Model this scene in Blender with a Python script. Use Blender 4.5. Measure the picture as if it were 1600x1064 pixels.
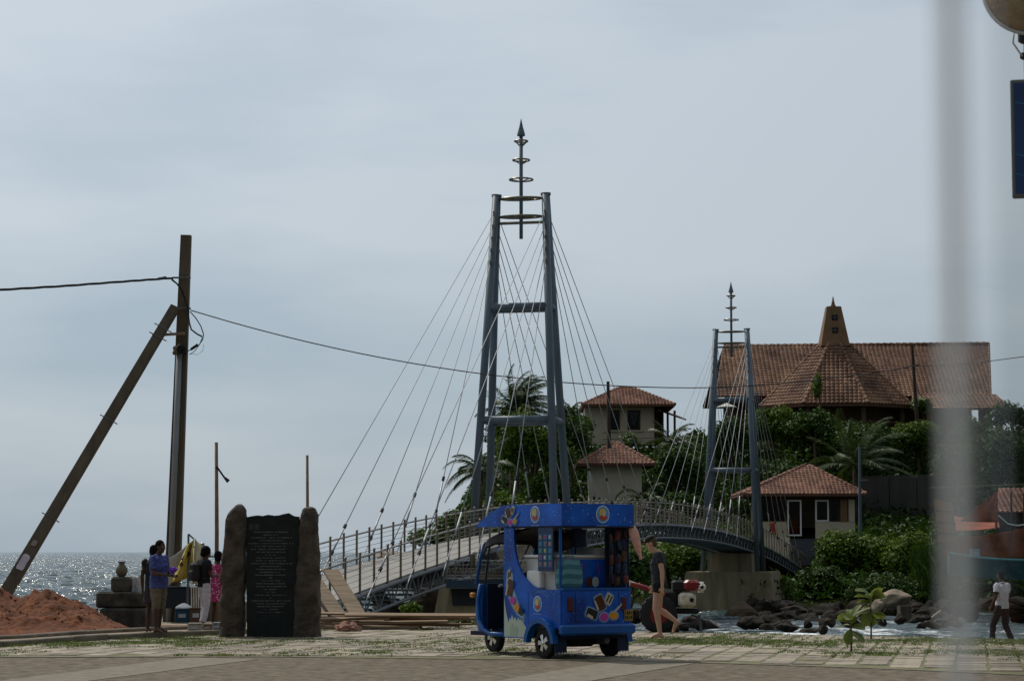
import bpy, bmesh, math, random
import numpy as np
from mathutils import Vector, Matrix, noise as mnoise

# ------------------------------------------------------------------ scene, camera, sky, sun
for o in list(bpy.data.objects): bpy.data.objects.remove(o, do_unlink=True)
SC = bpy.context.scene
COL = SC.collection
R = math.radians
F = 3600.0                    # focal length in photo pixels (1600 wide)
CAMZ = 1.5
PITCH = math.atan(330 / F)
cam_d = bpy.data.cameras.new('Camera'); cam = bpy.data.objects.new('Camera', cam_d); COL.objects.link(cam)
cam.location = (0, 0, CAMZ); cam.rotation_euler = (math.pi / 2 + PITCH, 0, 0)
cam_d.sensor_width = 36; cam_d.lens = 36 * F / 1600; cam_d.clip_end = 40000; cam_d.clip_start = .05
cam_d.dof.use_dof = True; cam_d.dof.focus_distance = 55; cam_d.dof.aperture_fstop = 9.5
SC.camera = cam
SUN = Vector((-.45, .66, 1.0)).normalized()
SUN_EL = math.asin(SUN.z); SUN_AZ = math.atan2(SUN.x, SUN.y)
W = bpy.data.worlds.new('World'); SC.world = W; W.use_nodes = True
nt = W.node_tree; nt.nodes.clear()
def wn(t, **k):
    n = nt.nodes.new(t)
    for a, b in k.items(): setattr(n, a, b)
    return n
def wmath(op, a, b=None):
    n = wn('ShaderNodeMath', operation=op)
    for i, v in enumerate((a, b)):
        if v is None: continue
        if isinstance(v, (int, float)): n.inputs[i].default_value = v
        else: nt.links.new(v, n.inputs[i])
    return n.outputs[0]
sky = wn('ShaderNodeTexSky', sky_type='NISHITA'); sky.sun_disc = False
sky.sun_elevation = SUN_EL; sky.sun_rotation = SUN_AZ; sky.air_density = 1.0; sky.dust_density = 2.0; sky.ozone_density = 1.0
tc = wn('ShaderNodeTexCoord')
mp = wn('ShaderNodeMapping'); mp.inputs['Scale'].default_value = (2.2, 2.2, 9.0); mp.inputs['Rotation'].default_value = (0.05, .12, .4)
nt.links.new(tc.outputs['Generated'], mp.inputs[0])
nz = wn('ShaderNodeTexNoise'); nz.inputs['Scale'].default_value = 1.6; nz.inputs['Detail'].default_value = 7; nz.inputs['Roughness'].default_value = .5
nt.links.new(mp.outputs[0], nz.inputs['Vector'])
cr = wn('ShaderNodeValToRGB')            # veil of thin high cloud: thin blue-grey to thick pale grey
e = cr.color_ramp.elements
e[0].position = .34; e[0].color = (4.7, 5.95, 7.1, 1); e[1].position = .66; e[1].color = (7.1, 7.95, 8.75, 1)
sx = wn('ShaderNodeSeparateXYZ'); nt.links.new(tc.outputs['Generated'], sx.inputs[0])
elev = wmath('MULTIPLY', sx.outputs[2], 1.25)
elev = wmath('MINIMUM', elev, .22)
fac = wmath('ADD', nz.outputs[0], elev); fac = wmath('SUBTRACT', fac, .10)
nt.links.new(fac, cr.inputs[0])
# the veil scatters forward: a little brighter on the sun's side of the sky
dotn = wn('ShaderNodeVectorMath', operation='DOT_PRODUCT'); nt.links.new(tc.outputs['Generated'], dotn.inputs[0]); dotn.inputs[1].default_value = SUN
g = wmath('MULTIPLY', dotn.outputs['Value'], .62); g = wmath('ADD', g, .37)
vm = wn('ShaderNodeVectorMath', operation='SCALE'); nt.links.new(cr.outputs[0], vm.inputs[0]); nt.links.new(g, vm.inputs['Scale'])
mx = wn('ShaderNodeMix', data_type='RGBA'); mx.inputs[0].default_value = .88
nt.links.new(sky.outputs[0], mx.inputs[6]); nt.links.new(vm.outputs[0], mx.inputs[7])
bg = wn('ShaderNodeBackground'); bg.inputs[1].default_value = .1
nt.links.new(mx.outputs[2], bg.inputs[0])
nt.links.new(bg.outputs[0], wn('ShaderNodeOutputWorld').inputs[0])
sd = bpy.data.lights.new('Sun', 'SUN'); sun = bpy.data.objects.new('Sun', sd); COL.objects.link(sun)
sd.energy = 2.6; sd.angle = R(.6); sd.color = (1, .95, .86)
sun.rotation_euler = SUN.to_track_quat('Z', 'Y').to_euler(); sun.location = (-40, 30, 60)
vs = SC.view_settings; vs.view_transform = 'Standard'; vs.look = 'None'; vs.gamma = 1; vs.exposure = 0; vs.use_curve_mapping = False
SC.render.resolution_x = 1024; SC.render.resolution_y = 680
SC.cycles.max_bounces = 6; SC.cycles.transparent_max_bounces = 8

# ------------------------------------------------------------------ helpers
rnd = random.Random(7)
cP, sP = math.cos(PITCH), math.sin(PITCH)
def P(px, py, Y):
    if py == 0: return Vector(((px - 800) / F * Y / (cP + 268 / F * sP), Y, 0))
    """point at ground distance Y seen at photo pixel (px,py)"""
    dx = (px - 800) / F; dy = (532 - py) / F
    k = Y / (cP - dy * sP)
    return Vector((dx * k, Y, CAMZ + (sP + dy * cP) * k))
def G(px, py, z=0.0):
    """ground point (height z) under photo pixel"""
    dx = (px - 800) / F; dy = (532 - py) / F
    d = Vector((dx, cP - dy * sP, sP + dy * cP)); k = (z - CAMZ) / d.z
    return Vector((0, 0, CAMZ)) + d * k

def prim(name):
    m = bpy.data.materials.new(name); m.use_nodes = True
    return m, m.node_tree, m.node_tree.nodes['Principled BSDF']
def mat(name, c, rough=.6, metal=0.0, var=.25, scale=3.0, bump=0.0, bscale=None, c2=None, island=0.0, spec=.3, detail=5, obj=0.0, stretch=None, trans=0.0, coat=0.0):
    m, t, b = prim(name); N = t.nodes.new; L = t.links.new
    tcn = N('ShaderNodeTexCoord'); vec = tcn.outputs['Object']
    if stretch:
        mpn = N('ShaderNodeMapping'); mpn.inputs['Scale'].default_value = stretch; L(vec, mpn.inputs[0]); vec = mpn.outputs[0]
    n = N('ShaderNodeTexNoise'); n.inputs['Scale'].default_value = scale; n.inputs['Detail'].default_value = detail; n.inputs['Roughness'].default_value = .6
    L(vec, n.inputs['Vector'])
    r = N('ShaderNodeValToRGB'); L(n.outputs[0], r.inputs[0])
    a = [max(0, x * (1 - var)) for x in c] + [1]; d = [x * (1 + var) for x in (c2 or c)] + [1]
    r.color_ramp.elements[0].position = .3; r.color_ramp.elements[0].color = a
    r.color_ramp.elements[1].position = .7; r.color_ramp.elements[1].color = d
    out = r.outputs[0]
    for amt, src in ((island, 'island'), (obj, 'obj')):
        if not amt: continue
        s = N('ShaderNodeNewGeometry').outputs['Random Per Island'] if src == 'island' else N('ShaderNodeObjectInfo').outputs['Random']
        mr = N('ShaderNodeMapRange'); L(s, mr.inputs[0]); mr.inputs[3].default_value = 1 - amt; mr.inputs[4].default_value = 1 + amt
        v = N('ShaderNodeVectorMath'); v.operation = 'SCALE'; L(out, v.inputs[0]); L(mr.outputs[0], v.inputs['Scale']); out = v.outputs[0]
    L(out, b.inputs['Base Color'])
    b.inputs['Roughness'].default_value = rough; b.inputs['Metallic'].default_value = metal
    b.inputs['Specular IOR Level'].default_value = spec; b.inputs['Coat Weight'].default_value = coat
    if bump:
        n2 = N('ShaderNodeTexNoise'); n2.inputs['Scale'].default_value = bscale or scale * 6; n2.inputs['Detail'].default_value = 4; L(vec, n2.inputs['Vector'])
        bp = N('ShaderNodeBump'); bp.inputs['Strength'].default_value = bump; bp.inputs['Distance'].default_value = .02; L(n2.outputs[0], bp.inputs['Height']); L(bp.outputs[0], b.inputs['Normal'])
    if trans:
        tr = N('ShaderNodeBsdfTranslucent'); L(out, tr.inputs[0]); ms = N('ShaderNodeMixShader'); ms.inputs[0].default_value = trans
        L(b.outputs[0], ms.inputs[1]); L(tr.outputs[0], ms.inputs[2])
        L(ms.outputs[0], t.nodes['Material Output'].inputs[0])
    return m
def glassmat(name, tint=(.8, .85, .85), refl=.5):
    m, t, b = prim(name); N = t.nodes.new; L = t.links.new
    tr = N('ShaderNodeBsdfTransparent'); tr.inputs[0].default_value = (*tint, 1)
    gl = N('ShaderNodeBsdfGlossy'); gl.inputs['Roughness'].default_value = .03
    fr = N('ShaderNodeFresnel'); fr.inputs[0].default_value = 1.45
    ms = N('ShaderNodeMixShader'); L(fr.outputs[0], ms.inputs[0]); L(tr.outputs[0], ms.inputs[1]); L(gl.outputs[0], ms.inputs[2])
    L(ms.outputs[0], t.nodes['Material Output'].inputs[0]); return m

class MB:
    def __init__(s): s.v = []; s.f = []
    def add(s, vs, fs):
        k = len(s.v); s.v += [tuple(p) for p in vs]; s.f += [tuple(i + k for i in q) for q in fs]; return s
    def hexa(s, p):    # 8 points: bottom 4 ccw, top 4 ccw
        return s.add(p, [(3, 2, 1, 0), (4, 5, 6, 7), (0, 1, 5, 4), (1, 2, 6, 5), (2, 3, 7, 6), (3, 0, 4, 7)])
    def box(s, c, d, rz=0.0, top=1.0, rot=None):
        c = Vector(c); x, y, z = (k / 2 for k in d)
        p = [Vector(q) for q in ((-x, -y, -z), (x, -y, -z), (x, y, -z), (-x, y, -z), (-x * top, -y * top, z), (x * top, -y * top, z), (x * top, y * top, z), (-x * top, y * top, z))]
        M = rot if rot else Matrix.Rotation(rz, 3, 'Z')
        return s.hexa([M @ q + c for q in p])
    def rbox(s, c, d, b=.02, rz=0.0, rot=None):
        """box with chamfered edges (octagonal section rings)"""
        c = Vector(c); x, y, z = (k / 2 for k in d); b = min(b, x * .9, y * .9, z * .9)
        M = rot if rot else Matrix.Rotation(rz, 3, 'Z'); rings = []
        for zz, i in ((-z, b), (-z + b, 0), (z - b, 0), (z, b)):
            X, Y = x - i, y - i
            rings.append([M @ Vector(q) + c for q in ((-X + b, -Y, zz), (X - b, -Y, zz), (X, -Y + b, zz), (X, Y - b, zz), (X - b, Y, zz), (-X + b, Y, zz), (-X, Y - b, zz), (-X, -Y + b, zz))])
        return s.loft(rings)
    def loft(s, rings, caps=True, closed=True):
        n = len(rings[0]); vs = [p for r in rings for p in r]; fs = []
        for i in range(len(rings) - 1):
            for j in range(n if closed else n - 1):
                a = i * n + j; b = i * n + (j + 1) % n; fs.append((a, b, b + n, a + n))
        if caps: fs.append(tuple(range(n - 1, -1, -1))); fs.append(tuple(range((len(rings) - 1) * n, len(rings) * n)))
        return s.add(vs, fs)
    def tube(s, pts, r, n=8, caps=True):
        pts = [Vector(p) for p in pts]
        if not isinstance(r, (list, tuple)): r = [r] * len(pts)
        rings = []; up = None
        for i, p in enumerate(pts):
            d = (pts[min(i + 1, len(pts) - 1)] - pts[max(i - 1, 0)]).normalized()
            if up is None: up = Vector((0, 0, 1)) if abs(d.z) < .9 else Vector((1, 0, 0))
            a = d.cross(up).normalized(); b = a.cross(d).normalized(); up = b
            rings.append([p + (a * math.cos(k * 2 * math.pi / n) + b * math.sin(k * 2 * math.pi / n)) * r[i] for k in range(n)])
        return s.loft(rings, caps)
    def lathe(s, prof, c=(0, 0, 0), n=16, M=None, caps=True):
        c = Vector(c); rings = []
        for r, z in prof:
            q = [Vector((r * math.cos(k * 2 * math.pi / n), r * math.sin(k * 2 * math.pi / n), z)) for k in range(n)]
            rings.append([(M @ p if M else p) + c for p in q])
        return s.loft(rings, caps)
    def torus(s, c, Rr, r, n=24, m=6, M=None):
        c = Vector(c); vs = []; fs = []
        for i in range(n):
            a = i * 2 * math.pi / n
            for j in range(m):
                b = j * 2 * math.pi / m; p = Vector(((Rr + r * math.cos(b)) * math.cos(a), (Rr + r * math.cos(b)) * math.sin(a), r * math.sin(b)))
                vs.append((M @ p if M else p) + c)
        for i in range(n):
            for j in range(m): fs.append((i * m + j, ((i + 1) % n) * m + j, ((i + 1) % n) * m + (j + 1) % m, i * m + (j + 1) % m))
        return s.add(vs, fs)
    def ell(s, c, r, M=None, n=12, m=8):
        c = Vector(c); r = (r, r, r) if not isinstance(r, (tuple, list)) else r
        vs = [Vector((0, 0, -r[2]))]; fs = []
        for i in range(1, m):
            t = -math.pi / 2 + math.pi * i / m
            for k in range(n):
                a = 2 * math.pi * k / n; vs.append(Vector((r[0] * math.cos(t) * math.cos(a), r[1] * math.cos(t) * math.sin(a), r[2] * math.sin(t))))
        vs.append(Vector((0, 0, r[2])))
        for k in range(n): fs.append((0, 1 + (k + 1) % n, 1 + k))
        for i in range(m - 2):
            for k in range(n):
                a = 1 + i * n + k; b = 1 + i * n + (k + 1) % n; fs.append((a, b, b + n, a + n))
        l = len(vs) - 1
        for k in range(n): fs.append((l, l - n + k, l - n + (k + 1) % n))
        return s.add([(M @ p if M else p) + c for p in vs], fs)
    def limb(s, pts, rs, n=10):
        for i, p in enumerate(pts): s.ell(p, rs[i], n=n, m=8)
        for i in range(len(pts) - 1): s.tube([pts[i], pts[i + 1]], [rs[i], rs[i + 1]], n)
        return s
    def prism(s, pts, fn, t0, t1):
        """2-D outline extruded; fn(u,v,t) -> 3-D point"""
        n = len(pts); vs = [fn(u, v, t0) for u, v in pts] + [fn(u, v, t1) for u, v in pts]
        return s.add(vs, [tuple(range(n - 1, -1, -1)), tuple(range(n, 2 * n))] + [(i, (i + 1) % n, n + (i + 1) % n, n + i) for i in range(n)])
    def build(s, name, m, parent=None, world=False, smooth=False, kind=None, fix=True):
        vs = s.v
        if world and parent is not None:
            inv = wmat(parent).inverted(); vs = [tuple(inv @ Vector(p)) for p in vs]
        me = bpy.data.meshes.new(name); me.from_pydata(vs, [], s.f)
        if fix:
            bm = bmesh.new(); bm.from_mesh(me); bmesh.ops.recalc_face_normals(bm, faces=bm.faces); bm.to_mesh(me); bm.free()
        if smooth: me.shade_smooth()
        if m is not None: me.materials.append(m)
        o = bpy.data.objects.new(name, me); COL.objects.link(o); o.parent = parent
        if kind: o['kind'] = kind
        return o
def wmat(o):
    M = Matrix.LocRotScale(o.location, o.rotation_euler, o.scale)
    return wmat(o.parent) @ M if o.parent else M
def fast(name, V4, m, parent=None, kind=None, per=4):
    """many separate polygons: V4 array (N,per,3)"""
    V4 = np.asarray(V4, dtype=np.float32); n = V4.shape[0]
    me = bpy.data.meshes.new(name); me.vertices.add(n * per); me.vertices.foreach_set('co', V4.reshape(-1))
    me.loops.add(n * per); me.loops.foreach_set('vertex_index', np.arange(n * per, dtype=np.int32))
    me.polygons.add(n); me.polygons.foreach_set('loop_start', np.arange(0, n * per, per, dtype=np.int32))
    me.update(); me.validate(); me.materials.append(m)
    o = bpy.data.objects.new(name, me); COL.objects.link(o); o.parent = parent
    if kind: o['kind'] = kind
    return o
def tag(o, label=None, cat=None, group=None, kind=None):
    if label: o['label'] = label
    if cat: o['category'] = cat
    if group: o['group'] = group
    if kind: o['kind'] = kind
    return o
def thing(name, label, cat, loc=(0, 0, 0), rz=0.0, group=None):
    o = bpy.data.objects.new(name, None); COL.objects.link(o); o.location = loc; o.rotation_euler = (0, 0, rz)
    o.empty_display_size = .2
    return tag(o, label, cat, group)
def part(o, parent): o.parent = parent; return o
def inst(src, name, parent, loc=(0, 0, 0), rot=(0, 0, 0), sc=(1, 1, 1)):
    c = bpy.data.objects.new(name, src.data); COL.objects.link(c); c.parent = parent; c.location = loc; c.rotation_euler = rot; c.scale = sc
    return c
def lerp(a, b, t): return a + (b - a) * t
def smooth01(a, b, x):
    t = min(1, max(0, (x - a) / (b - a))); return t * t * (3 - 2 * t)

# ------------------------------------------------------------------ materials
M = {}
M['slab'] = mat('paving_stone', (.225, .185, .135), .85, var=.28, scale=5, bump=.6, obj=.3, c2=(.28, .235, .175), detail=9)
M['soil'] = mat('sandy_soil', (.20, .16, .11), .95, var=.35, scale=2, bump=.6, c2=(.26, .22, .16))
M['road'] = mat('worn_asphalt', (.105, .080, .054), .95, var=.45, scale=5, bump=1.0, bscale=30, c2=(.15, .12, .085), detail=12, spec=.15)
M['conc'] = mat('concrete', (.17, .14, .10), .9, var=.3, scale=5, bump=.4, detail=8)
M['kerb'] = mat('kerb_concrete', (.19, .16, .12), .9, var=.3, scale=3, bump=.4)
M['pierc'] = mat('pier_concrete', (.21, .17, .10), .9, var=.4, scale=.9, bump=.4, stretch=(2.2, 2.2, .4), detail=8)
M['steel'] = mat('blue_grey_paint', (.10, .13, .155), .5, var=.28, scale=1.4, stretch=(1.6, 1.6, .25), detail=9, spec=.25)
M['dsteel'] = mat('girder_steel', (.10, .11, .12), .5, var=.3, scale=2)
M['inox'] = mat('stainless_steel', (.24, .20, .16), .28, 1.0, var=.2, scale=4)
M['ring'] = mat('bronze_steel', (.20, .175, .13), .35, .8, var=.2, scale=3)
M['cable'] = mat('wire_rope', (.30, .31, .32), .6, .35, var=.15, scale=4)
M['black'] = mat('black_rubber', (.012, .012, .013), .7, var=.2)
M['deck'] = mat('deck_concrete', (.26, .24, .215), .8, var=.12, scale=1.5, bump=.2)
M['tile'] = mat('clay_roof_tile', (.19, .075, .042), .75, var=.4, scale=.55, island=.24, c2=(.24, .12, .08), detail=6)
M['tileold'] = mat('weathered_roof_tile', (.15, .062, .034), .8, var=.5, scale=.45, island=.26, c2=(.19, .105, .062), detail=6)
M['cream'] = mat('cream_plaster', (.50, .43, .31), .85, var=.1, scale=1.0, detail=8)
M['ochre'] = mat('ochre_plaster', (.20, .115, .058), .85, var=.18, scale=1.2, detail=8)
M['dark'] = mat('dark_timber', (.05, .035, .025), .8, var=.3)  # dark brown timber for frames, beams, posts and poles
M['wood'] = mat('sawn_timber', (.20, .13, .075), .8, var=.3, scale=2.5, bump=.3, stretch=(.6, 6, 6), obj=.3)
M['wood2'] = mat('formwork_board', (.16, .115, .07), .85, var=.4, scale=2, bump=.3, stretch=(.5, 5, 5), obj=.12)
M['bamboo'] = mat('weathered_pole', (.20, .13, .075), .8, var=.3, scale=6)
M['pole'] = mat('pole_concrete', (.098, .078, .052), .85, var=.3, scale=1.5, stretch=(3, 3, .5), bump=.3)
M['stone'] = mat('rough_red_stone', (.070, .053, .040), .9, var=.55, scale=4, bump=.9, bscale=16)
M['granite'] = mat('black_granite', (.014, .017, .017), .7, spec=.2, var=.3, scale=6)
M['ink'] = mat('engraved_lettering', (.16, .16, .15), .8, var=.2, spec=.2)
M['laterite'] = mat('red_earth', (.105, .028, .007), .95, var=.45, scale=2.6, bump=1.0, bscale=14, c2=(.135, .043, .014), detail=9)
M['mossy'] = mat('mossy_stone_block', (.045, .045, .036), .9, var=.5, scale=4, bump=.7, c2=(.07, .065, .05))
M['rock'] = mat('shore_rock', (.013, .011, .009), .9, spec=.12, var=.7, scale=1.2, bump=.8, bscale=8, c2=(.028, .022, .016), obj=.5)
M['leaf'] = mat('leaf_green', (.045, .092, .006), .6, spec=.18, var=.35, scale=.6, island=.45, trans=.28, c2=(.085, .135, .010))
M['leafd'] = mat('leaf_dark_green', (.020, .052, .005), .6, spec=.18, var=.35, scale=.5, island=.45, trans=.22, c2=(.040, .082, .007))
M['leafy'] = mat('leaf_yellow_green', (.085, .13, .022), .42, var=.3, scale=.6, island=.4, trans=.3)
M['frond'] = mat('palm_frond', (.042, .068, .012), .5, spec=.25, var=.3, scale=.8, island=.35, trans=.25)
M['sapling'] = mat('sapling_leaf', (.10, .155, .03), .4, var=.35, scale=5, island=.45, trans=.35, c2=(.14, .16, .03))
M['grass'] = mat('grass_blade', (.09, .145, .014), .6, var=.3, scale=2, island=.4, trans=.25, c2=(.12, .15, .035))
M['bark'] = mat('bark', (.09, .065, .045), .9, var=.35, scale=3, bump=.6)
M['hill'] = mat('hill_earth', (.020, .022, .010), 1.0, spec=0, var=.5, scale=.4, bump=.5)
M['white'] = mat('white_paint', (.72, .71, .68), .5, var=.06)
M['blue'] = mat('tuk_blue_vinyl', (.0012, .042, .29), .42, var=.35, scale=1.6, c2=(.002, .10, .50), coat=0, detail=3)
M['blue2'] = mat('tuk_blue_paint', (.003, .08, .30), .42, var=.12, scale=2, coat=.05)
M['navy'] = mat('dark_interior', (.006, .010, .035), .7, var=.2)
M['tyre'] = mat('tyre', (.016, .016, .016), .8, var=.2, scale=8, bump=.3)
M['chrome'] = mat('alloy', (.7, .7, .7), .2, 1.0, var=.05)
M['redp'] = mat('red_paint', (.17, .014, .012), .4, var=.25, scale=5)
M['whitep'] = mat('stained_white_paint', (.62, .58, .48), .5, var=.2, scale=4, c2=(.68, .66, .6))
M['skin'] = mat('pale_skin', (.47, .27, .18), .55, var=.1, scale=4)
M['skind'] = mat('brown_skin', (.075, .036, .022), .6, var=.15, scale=4)
M['hair'] = mat('black_hair', (.008, .0065, .006), .9, spec=.08, var=.2, scale=20)
M['hairb'] = mat('brown_hair', (.08, .045, .022), .6, var=.2, scale=20)
M['glass'] = glassmat('window_glass', (.55, .6, .6))
M['clear'] = glassmat('windscreen_glass', (.85, .88, .88))
def plain(n, c, r=.7, **k):
    if n not in M: M[n] = mat(n, c, r, var=k.pop('var', .12), **k)
    return M[n]
# ------------------------------------------------------------------ sea and land
SEA = -1.5
def sea_mat():
    m, t, b = prim('sea_water'); N = t.nodes.new; L = t.links.new
    geo = N('ShaderNodeNewGeometry'); pos = geo.outputs['Position']
    def noi(sc, det, st=(1, 1, 1), rough=.55):
        mpn = N('ShaderNodeMapping'); mpn.inputs['Scale'].default_value = st; L(pos, mpn.inputs[0])
        n = N('ShaderNodeTexNoise'); n.inputs['Scale'].default_value = sc; n.inputs['Detail'].default_value = det; n.inputs['Roughness'].default_value = rough
        L(mpn.outputs[0], n.inputs['Vector']); return n.outputs[0]
    def mth(op, a, b_=None, clamp=False):
        n = N('ShaderNodeMath'); n.operation = op; n.use_clamp = clamp
        for i, v in enumerate((a, b_)):
            if v is None: continue
            if isinstance(v, (int, float)): n.inputs[i].default_value = v
            else: L(v, n.inputs[i])
        return n.outputs[0]
    big = noi(.25, 3, (.7, 1.6, 1)); mid = noi(.75, 2.5, (.7, 1.2, 1), .45); small = noi(2.6, 2)
    h = mth('ADD', mth('MULTIPLY', big, 1.3), mth('ADD', mth('MULTIPLY', mid, .42), mth('MULTIPLY', small, .20)))
    bp = N('ShaderNodeBump'); bp.inputs['Strength'].default_value = 1.0; bp.inputs['Distance'].default_value = 1.0; L(h, bp.inputs['Height'])
    L(bp.outputs[0], b.inputs['Normal'])
    # foam: churned white water in the channel between the rocks and a few breaking crests
    sp = N('ShaderNodeSeparateXYZ'); L(pos, sp.inputs[0])
    near = N('ShaderNodeMapRange'); near.interpolation_type = 'SMOOTHSTEP'; L(sp.outputs[1], near.inputs[0])
    near.inputs[1].default_value = 78; near.inputs[2].default_value = 128; near.inputs[3].default_value = 1; near.inputs[4].default_value = 0
    side = N('ShaderNodeMapRange'); side.interpolation_type = 'SMOOTHSTEP'; L(sp.outputs[0], side.inputs[0])
    side.inputs[1].default_value = -11; side.inputs[2].default_value = -4; side.inputs[3].default_value = 0; side.inputs[4].default_value = 1
    mask = mth('MULTIPLY', near.outputs[0], side.outputs[0])
    fn = noi(.55, 8, (.8, .45, 1), .7)
    thr = mth('SUBTRACT', .74, mth('MULTIPLY', mask, .25))
    crest = mth('MULTIPLY', noi(.05, 3, (.35, 2.2, 1)), .10)
    foam = mth('MULTIPLY', mth('SUBTRACT', mth('ADD', fn, crest), mth('ADD', thr, .05)), 9.0, True)
    cr_ = N('ShaderNodeMix'); cr_.data_type = 'RGBA'; L(foam, cr_.inputs[0]); cr_.inputs[6].default_value = (.045, .075, .080, 1); cr_.inputs[7].default_value = (.78, .80, .80, 1)
    L(cr_.outputs[2], b.inputs['Base Color'])
    rg = N('ShaderNodeMapRange'); L(foam, rg.inputs[0]); rg.inputs[3].default_value = .19; rg.inputs[4].default_value = .8; L(rg.outputs[0], b.inputs['Roughness'])
    b.inputs['IOR'].default_value = 1.33
    return m
M['sea'] = sea_mat()
# sea surface: a fan of rows, finer close to the shore, with real choppy waves out to 2.5 km and a flat sheet beyond
Rr, Yv = [], 52.0
while Yv < 2600: Rr.append(Yv); Yv *= 1.0044
Rr = np.array(Rr); Cc = np.linspace(-.30, .30, 560)
Yg_, Cg = np.meshgrid(Rr, Cc, indexing='ij'); Xg = Yg_ * Cg; Zg = np.zeros_like(Xg); qs = np.random.RandomState(5)
for L_w in np.geomspace(.8, 60, 46):
    th = math.radians(-62 + qs.uniform(-48, 48)); kx, ky = math.cos(th) * 2 * math.pi / L_w, math.sin(th) * 2 * math.pi / L_w
    dY = Yg_ * .0044; w = np.clip((L_w / dY - 2.2) / 1.2, 0, 1) * np.clip(1.6 - L_w / (dY * 13 + 3.5), 0, 1) * np.clip(L_w / (dY * 4), .5, 6) ** -.7
    ph = kx * Xg + ky * Yg_ + qs.uniform(0, 6.28) + 1.1 * np.sin(Xg * .05 * qs.uniform(.5, 1.5) + Yg_ * .04 * qs.uniform(.5, 1.5) + qs.uniform(0, 6))
    Zg += w * .17 * L_w / (2 * math.pi) * (np.sin(ph) + .28 * np.sin(2 * ph + .6))
Zg = np.clip(Zg, -.5, .5)
calm = 1 - .75 * np.clip((Xg + 9) / 5, 0, 1) * np.clip((150 - Yg_) / 25, 0, 1); Zg *= calm
nv, nc = Xg.shape; idx = np.arange(nv * nc).reshape(nv, nc); me = bpy.data.meshes.new('sea')
vco = np.stack([Xg, Yg_, Zg + SEA], -1).reshape(-1, 3).astype(np.float32); qd = np.stack([idx[:-1, :-1], idx[:-1, 1:], idx[1:, 1:], idx[1:, :-1]], -1).reshape(-1).astype(np.int32)
base = len(vco); farv = np.array([(-20000, 2590, SEA - .8), (20000, 2590, SEA - .8), (20000, 30000, SEA - .8), (-20000, 30000, SEA - .8), (-800, 40, SEA - .8), (800, 40, SEA - .8)], np.float32)
me.vertices.add(base + 6); me.vertices.foreach_set('co', np.concatenate([vco, farv]).reshape(-1)); nq = len(qd) // 4
me.loops.add(len(qd) + 8); me.loops.foreach_set('vertex_index', np.concatenate([qd, np.array([base, base + 1, base + 2, base + 3, base + 4, base + 5, base + 1, base], np.int32)]))
me.polygons.add(nq + 2); me.polygons.foreach_set('loop_start', np.arange(0, (nq + 2) * 4, 4, dtype=np.int32)); me.update(); me.validate(); me.shade_smooth(); me.materials.append(M['sea'])
so = bpy.data.objects.new('sea', me); COL.objects.link(so); so['kind'] = 'structure'
shore = [(-90, -40), (60, -40), (60, 20), (18, 34.5), (9.2, 39.6), (6.9, 41.4), (2.4, 44.0), (-.6, 47.6), (-2.6, 50.5), (-5.2, 53), (-9, 53.5), (-90, 53.5)]
pl = MB().prism(shore, lambda u, v, t: Vector((u, v, t)), -3.2, 0.0); pl.build('ground', M['soil'], kind='structure')
# road sheet along the near side of the paving
redge = [G(-120, 1027), G(60, 1028), G(400, 1027), G(800, 1031.5), G(1080, 1036), G(1350, 1045), G(1600, 1056), G(1780, 1064)]
rp = [(p.x, p.y) for p in redge]
MB().prism(rp + [(40, 20), (40, -30), (-60, -30), (-60, rp[0][1])], lambda u, v, t: Vector((u, v, t)), .001, .008).build('road', M['road'], kind='structure')
def strip(pts, name, m, z0, z1, joints=None):
    q = [G(*p) for p in pts]
    return MB().prism([(p.x, p.y) for p in q], lambda u, v, t: Vector((u, v, t)), z0, z1).build(name, m, kind='structure')
strip([(292, 1028), (402, 1031), (130, 1066), (-60, 1072), (40, 1060)], 'concrete_gutter', M['conc'], .002, .014)
strip([(955, 1034), (1086, 1037), (905, 1068), (770, 1066)], 'concrete_gutter', M['conc'], .002, .014)
# flush edging between paving and road, laid as separate stones
edge_root = MB().prism(rp[:-1] + [(p[0] + .02, p[1] + .16) for p in rp[-2::-1]], lambda u, v, t: Vector((u, v, t)), .001, .018).build('road_edging', M['conc'], kind='structure')

# paving slabs laid in rows that run away towards the right
PAV_A = R(-11.2); cu = Vector((math.cos(PAV_A), math.sin(PAV_A), 0)); cv = Vector((-math.sin(PAV_A), math.cos(PAV_A), 0))
from mathutils.geometry import intersect_point_tri_2d
def inside(p, poly):
    c = False; n = len(poly)
    for i in range(n):
        x1, y1 = poly[i]; x2, y2 = poly[(i + 1) % n]
        if (y1 > p[1]) != (y2 > p[1]) and p[0] < (x2 - x1) * (p[1] - y1) / (y2 - y1) + x1: c = not c
    return c
kerb_line = [G(-160, 1019), G(0, 1011), G(110, 1003), G(220, 997), G(345, 992), G(430, 988)]
walk_back = [Vector((p.x + .1, p.y + 2.6, 0)) for p in kerb_line]
paved = [(p[0] + .03, p[1] + .19) for p in rp] + [(10.5, 38.4), (9.1, 39.4), (6.8, 41.2), (2.35, 43.8), (-.7, 47.2), (-4.2, 47.2)] + [(p.x, p.y - .2) for p in kerb_line[::-1]] + [(-9.6, 33.4)]
pav = tag(MB().prism(paved, lambda u, v, t: Vector((u, v, t)), .001, .010).build('paving_bed', plain('paving_bed_earth', (.14, .135, .06), .95, var=.4, scale=3), kind='structure'))
slabs = []; SW, SL, GAP = .43, .64, .045
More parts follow.
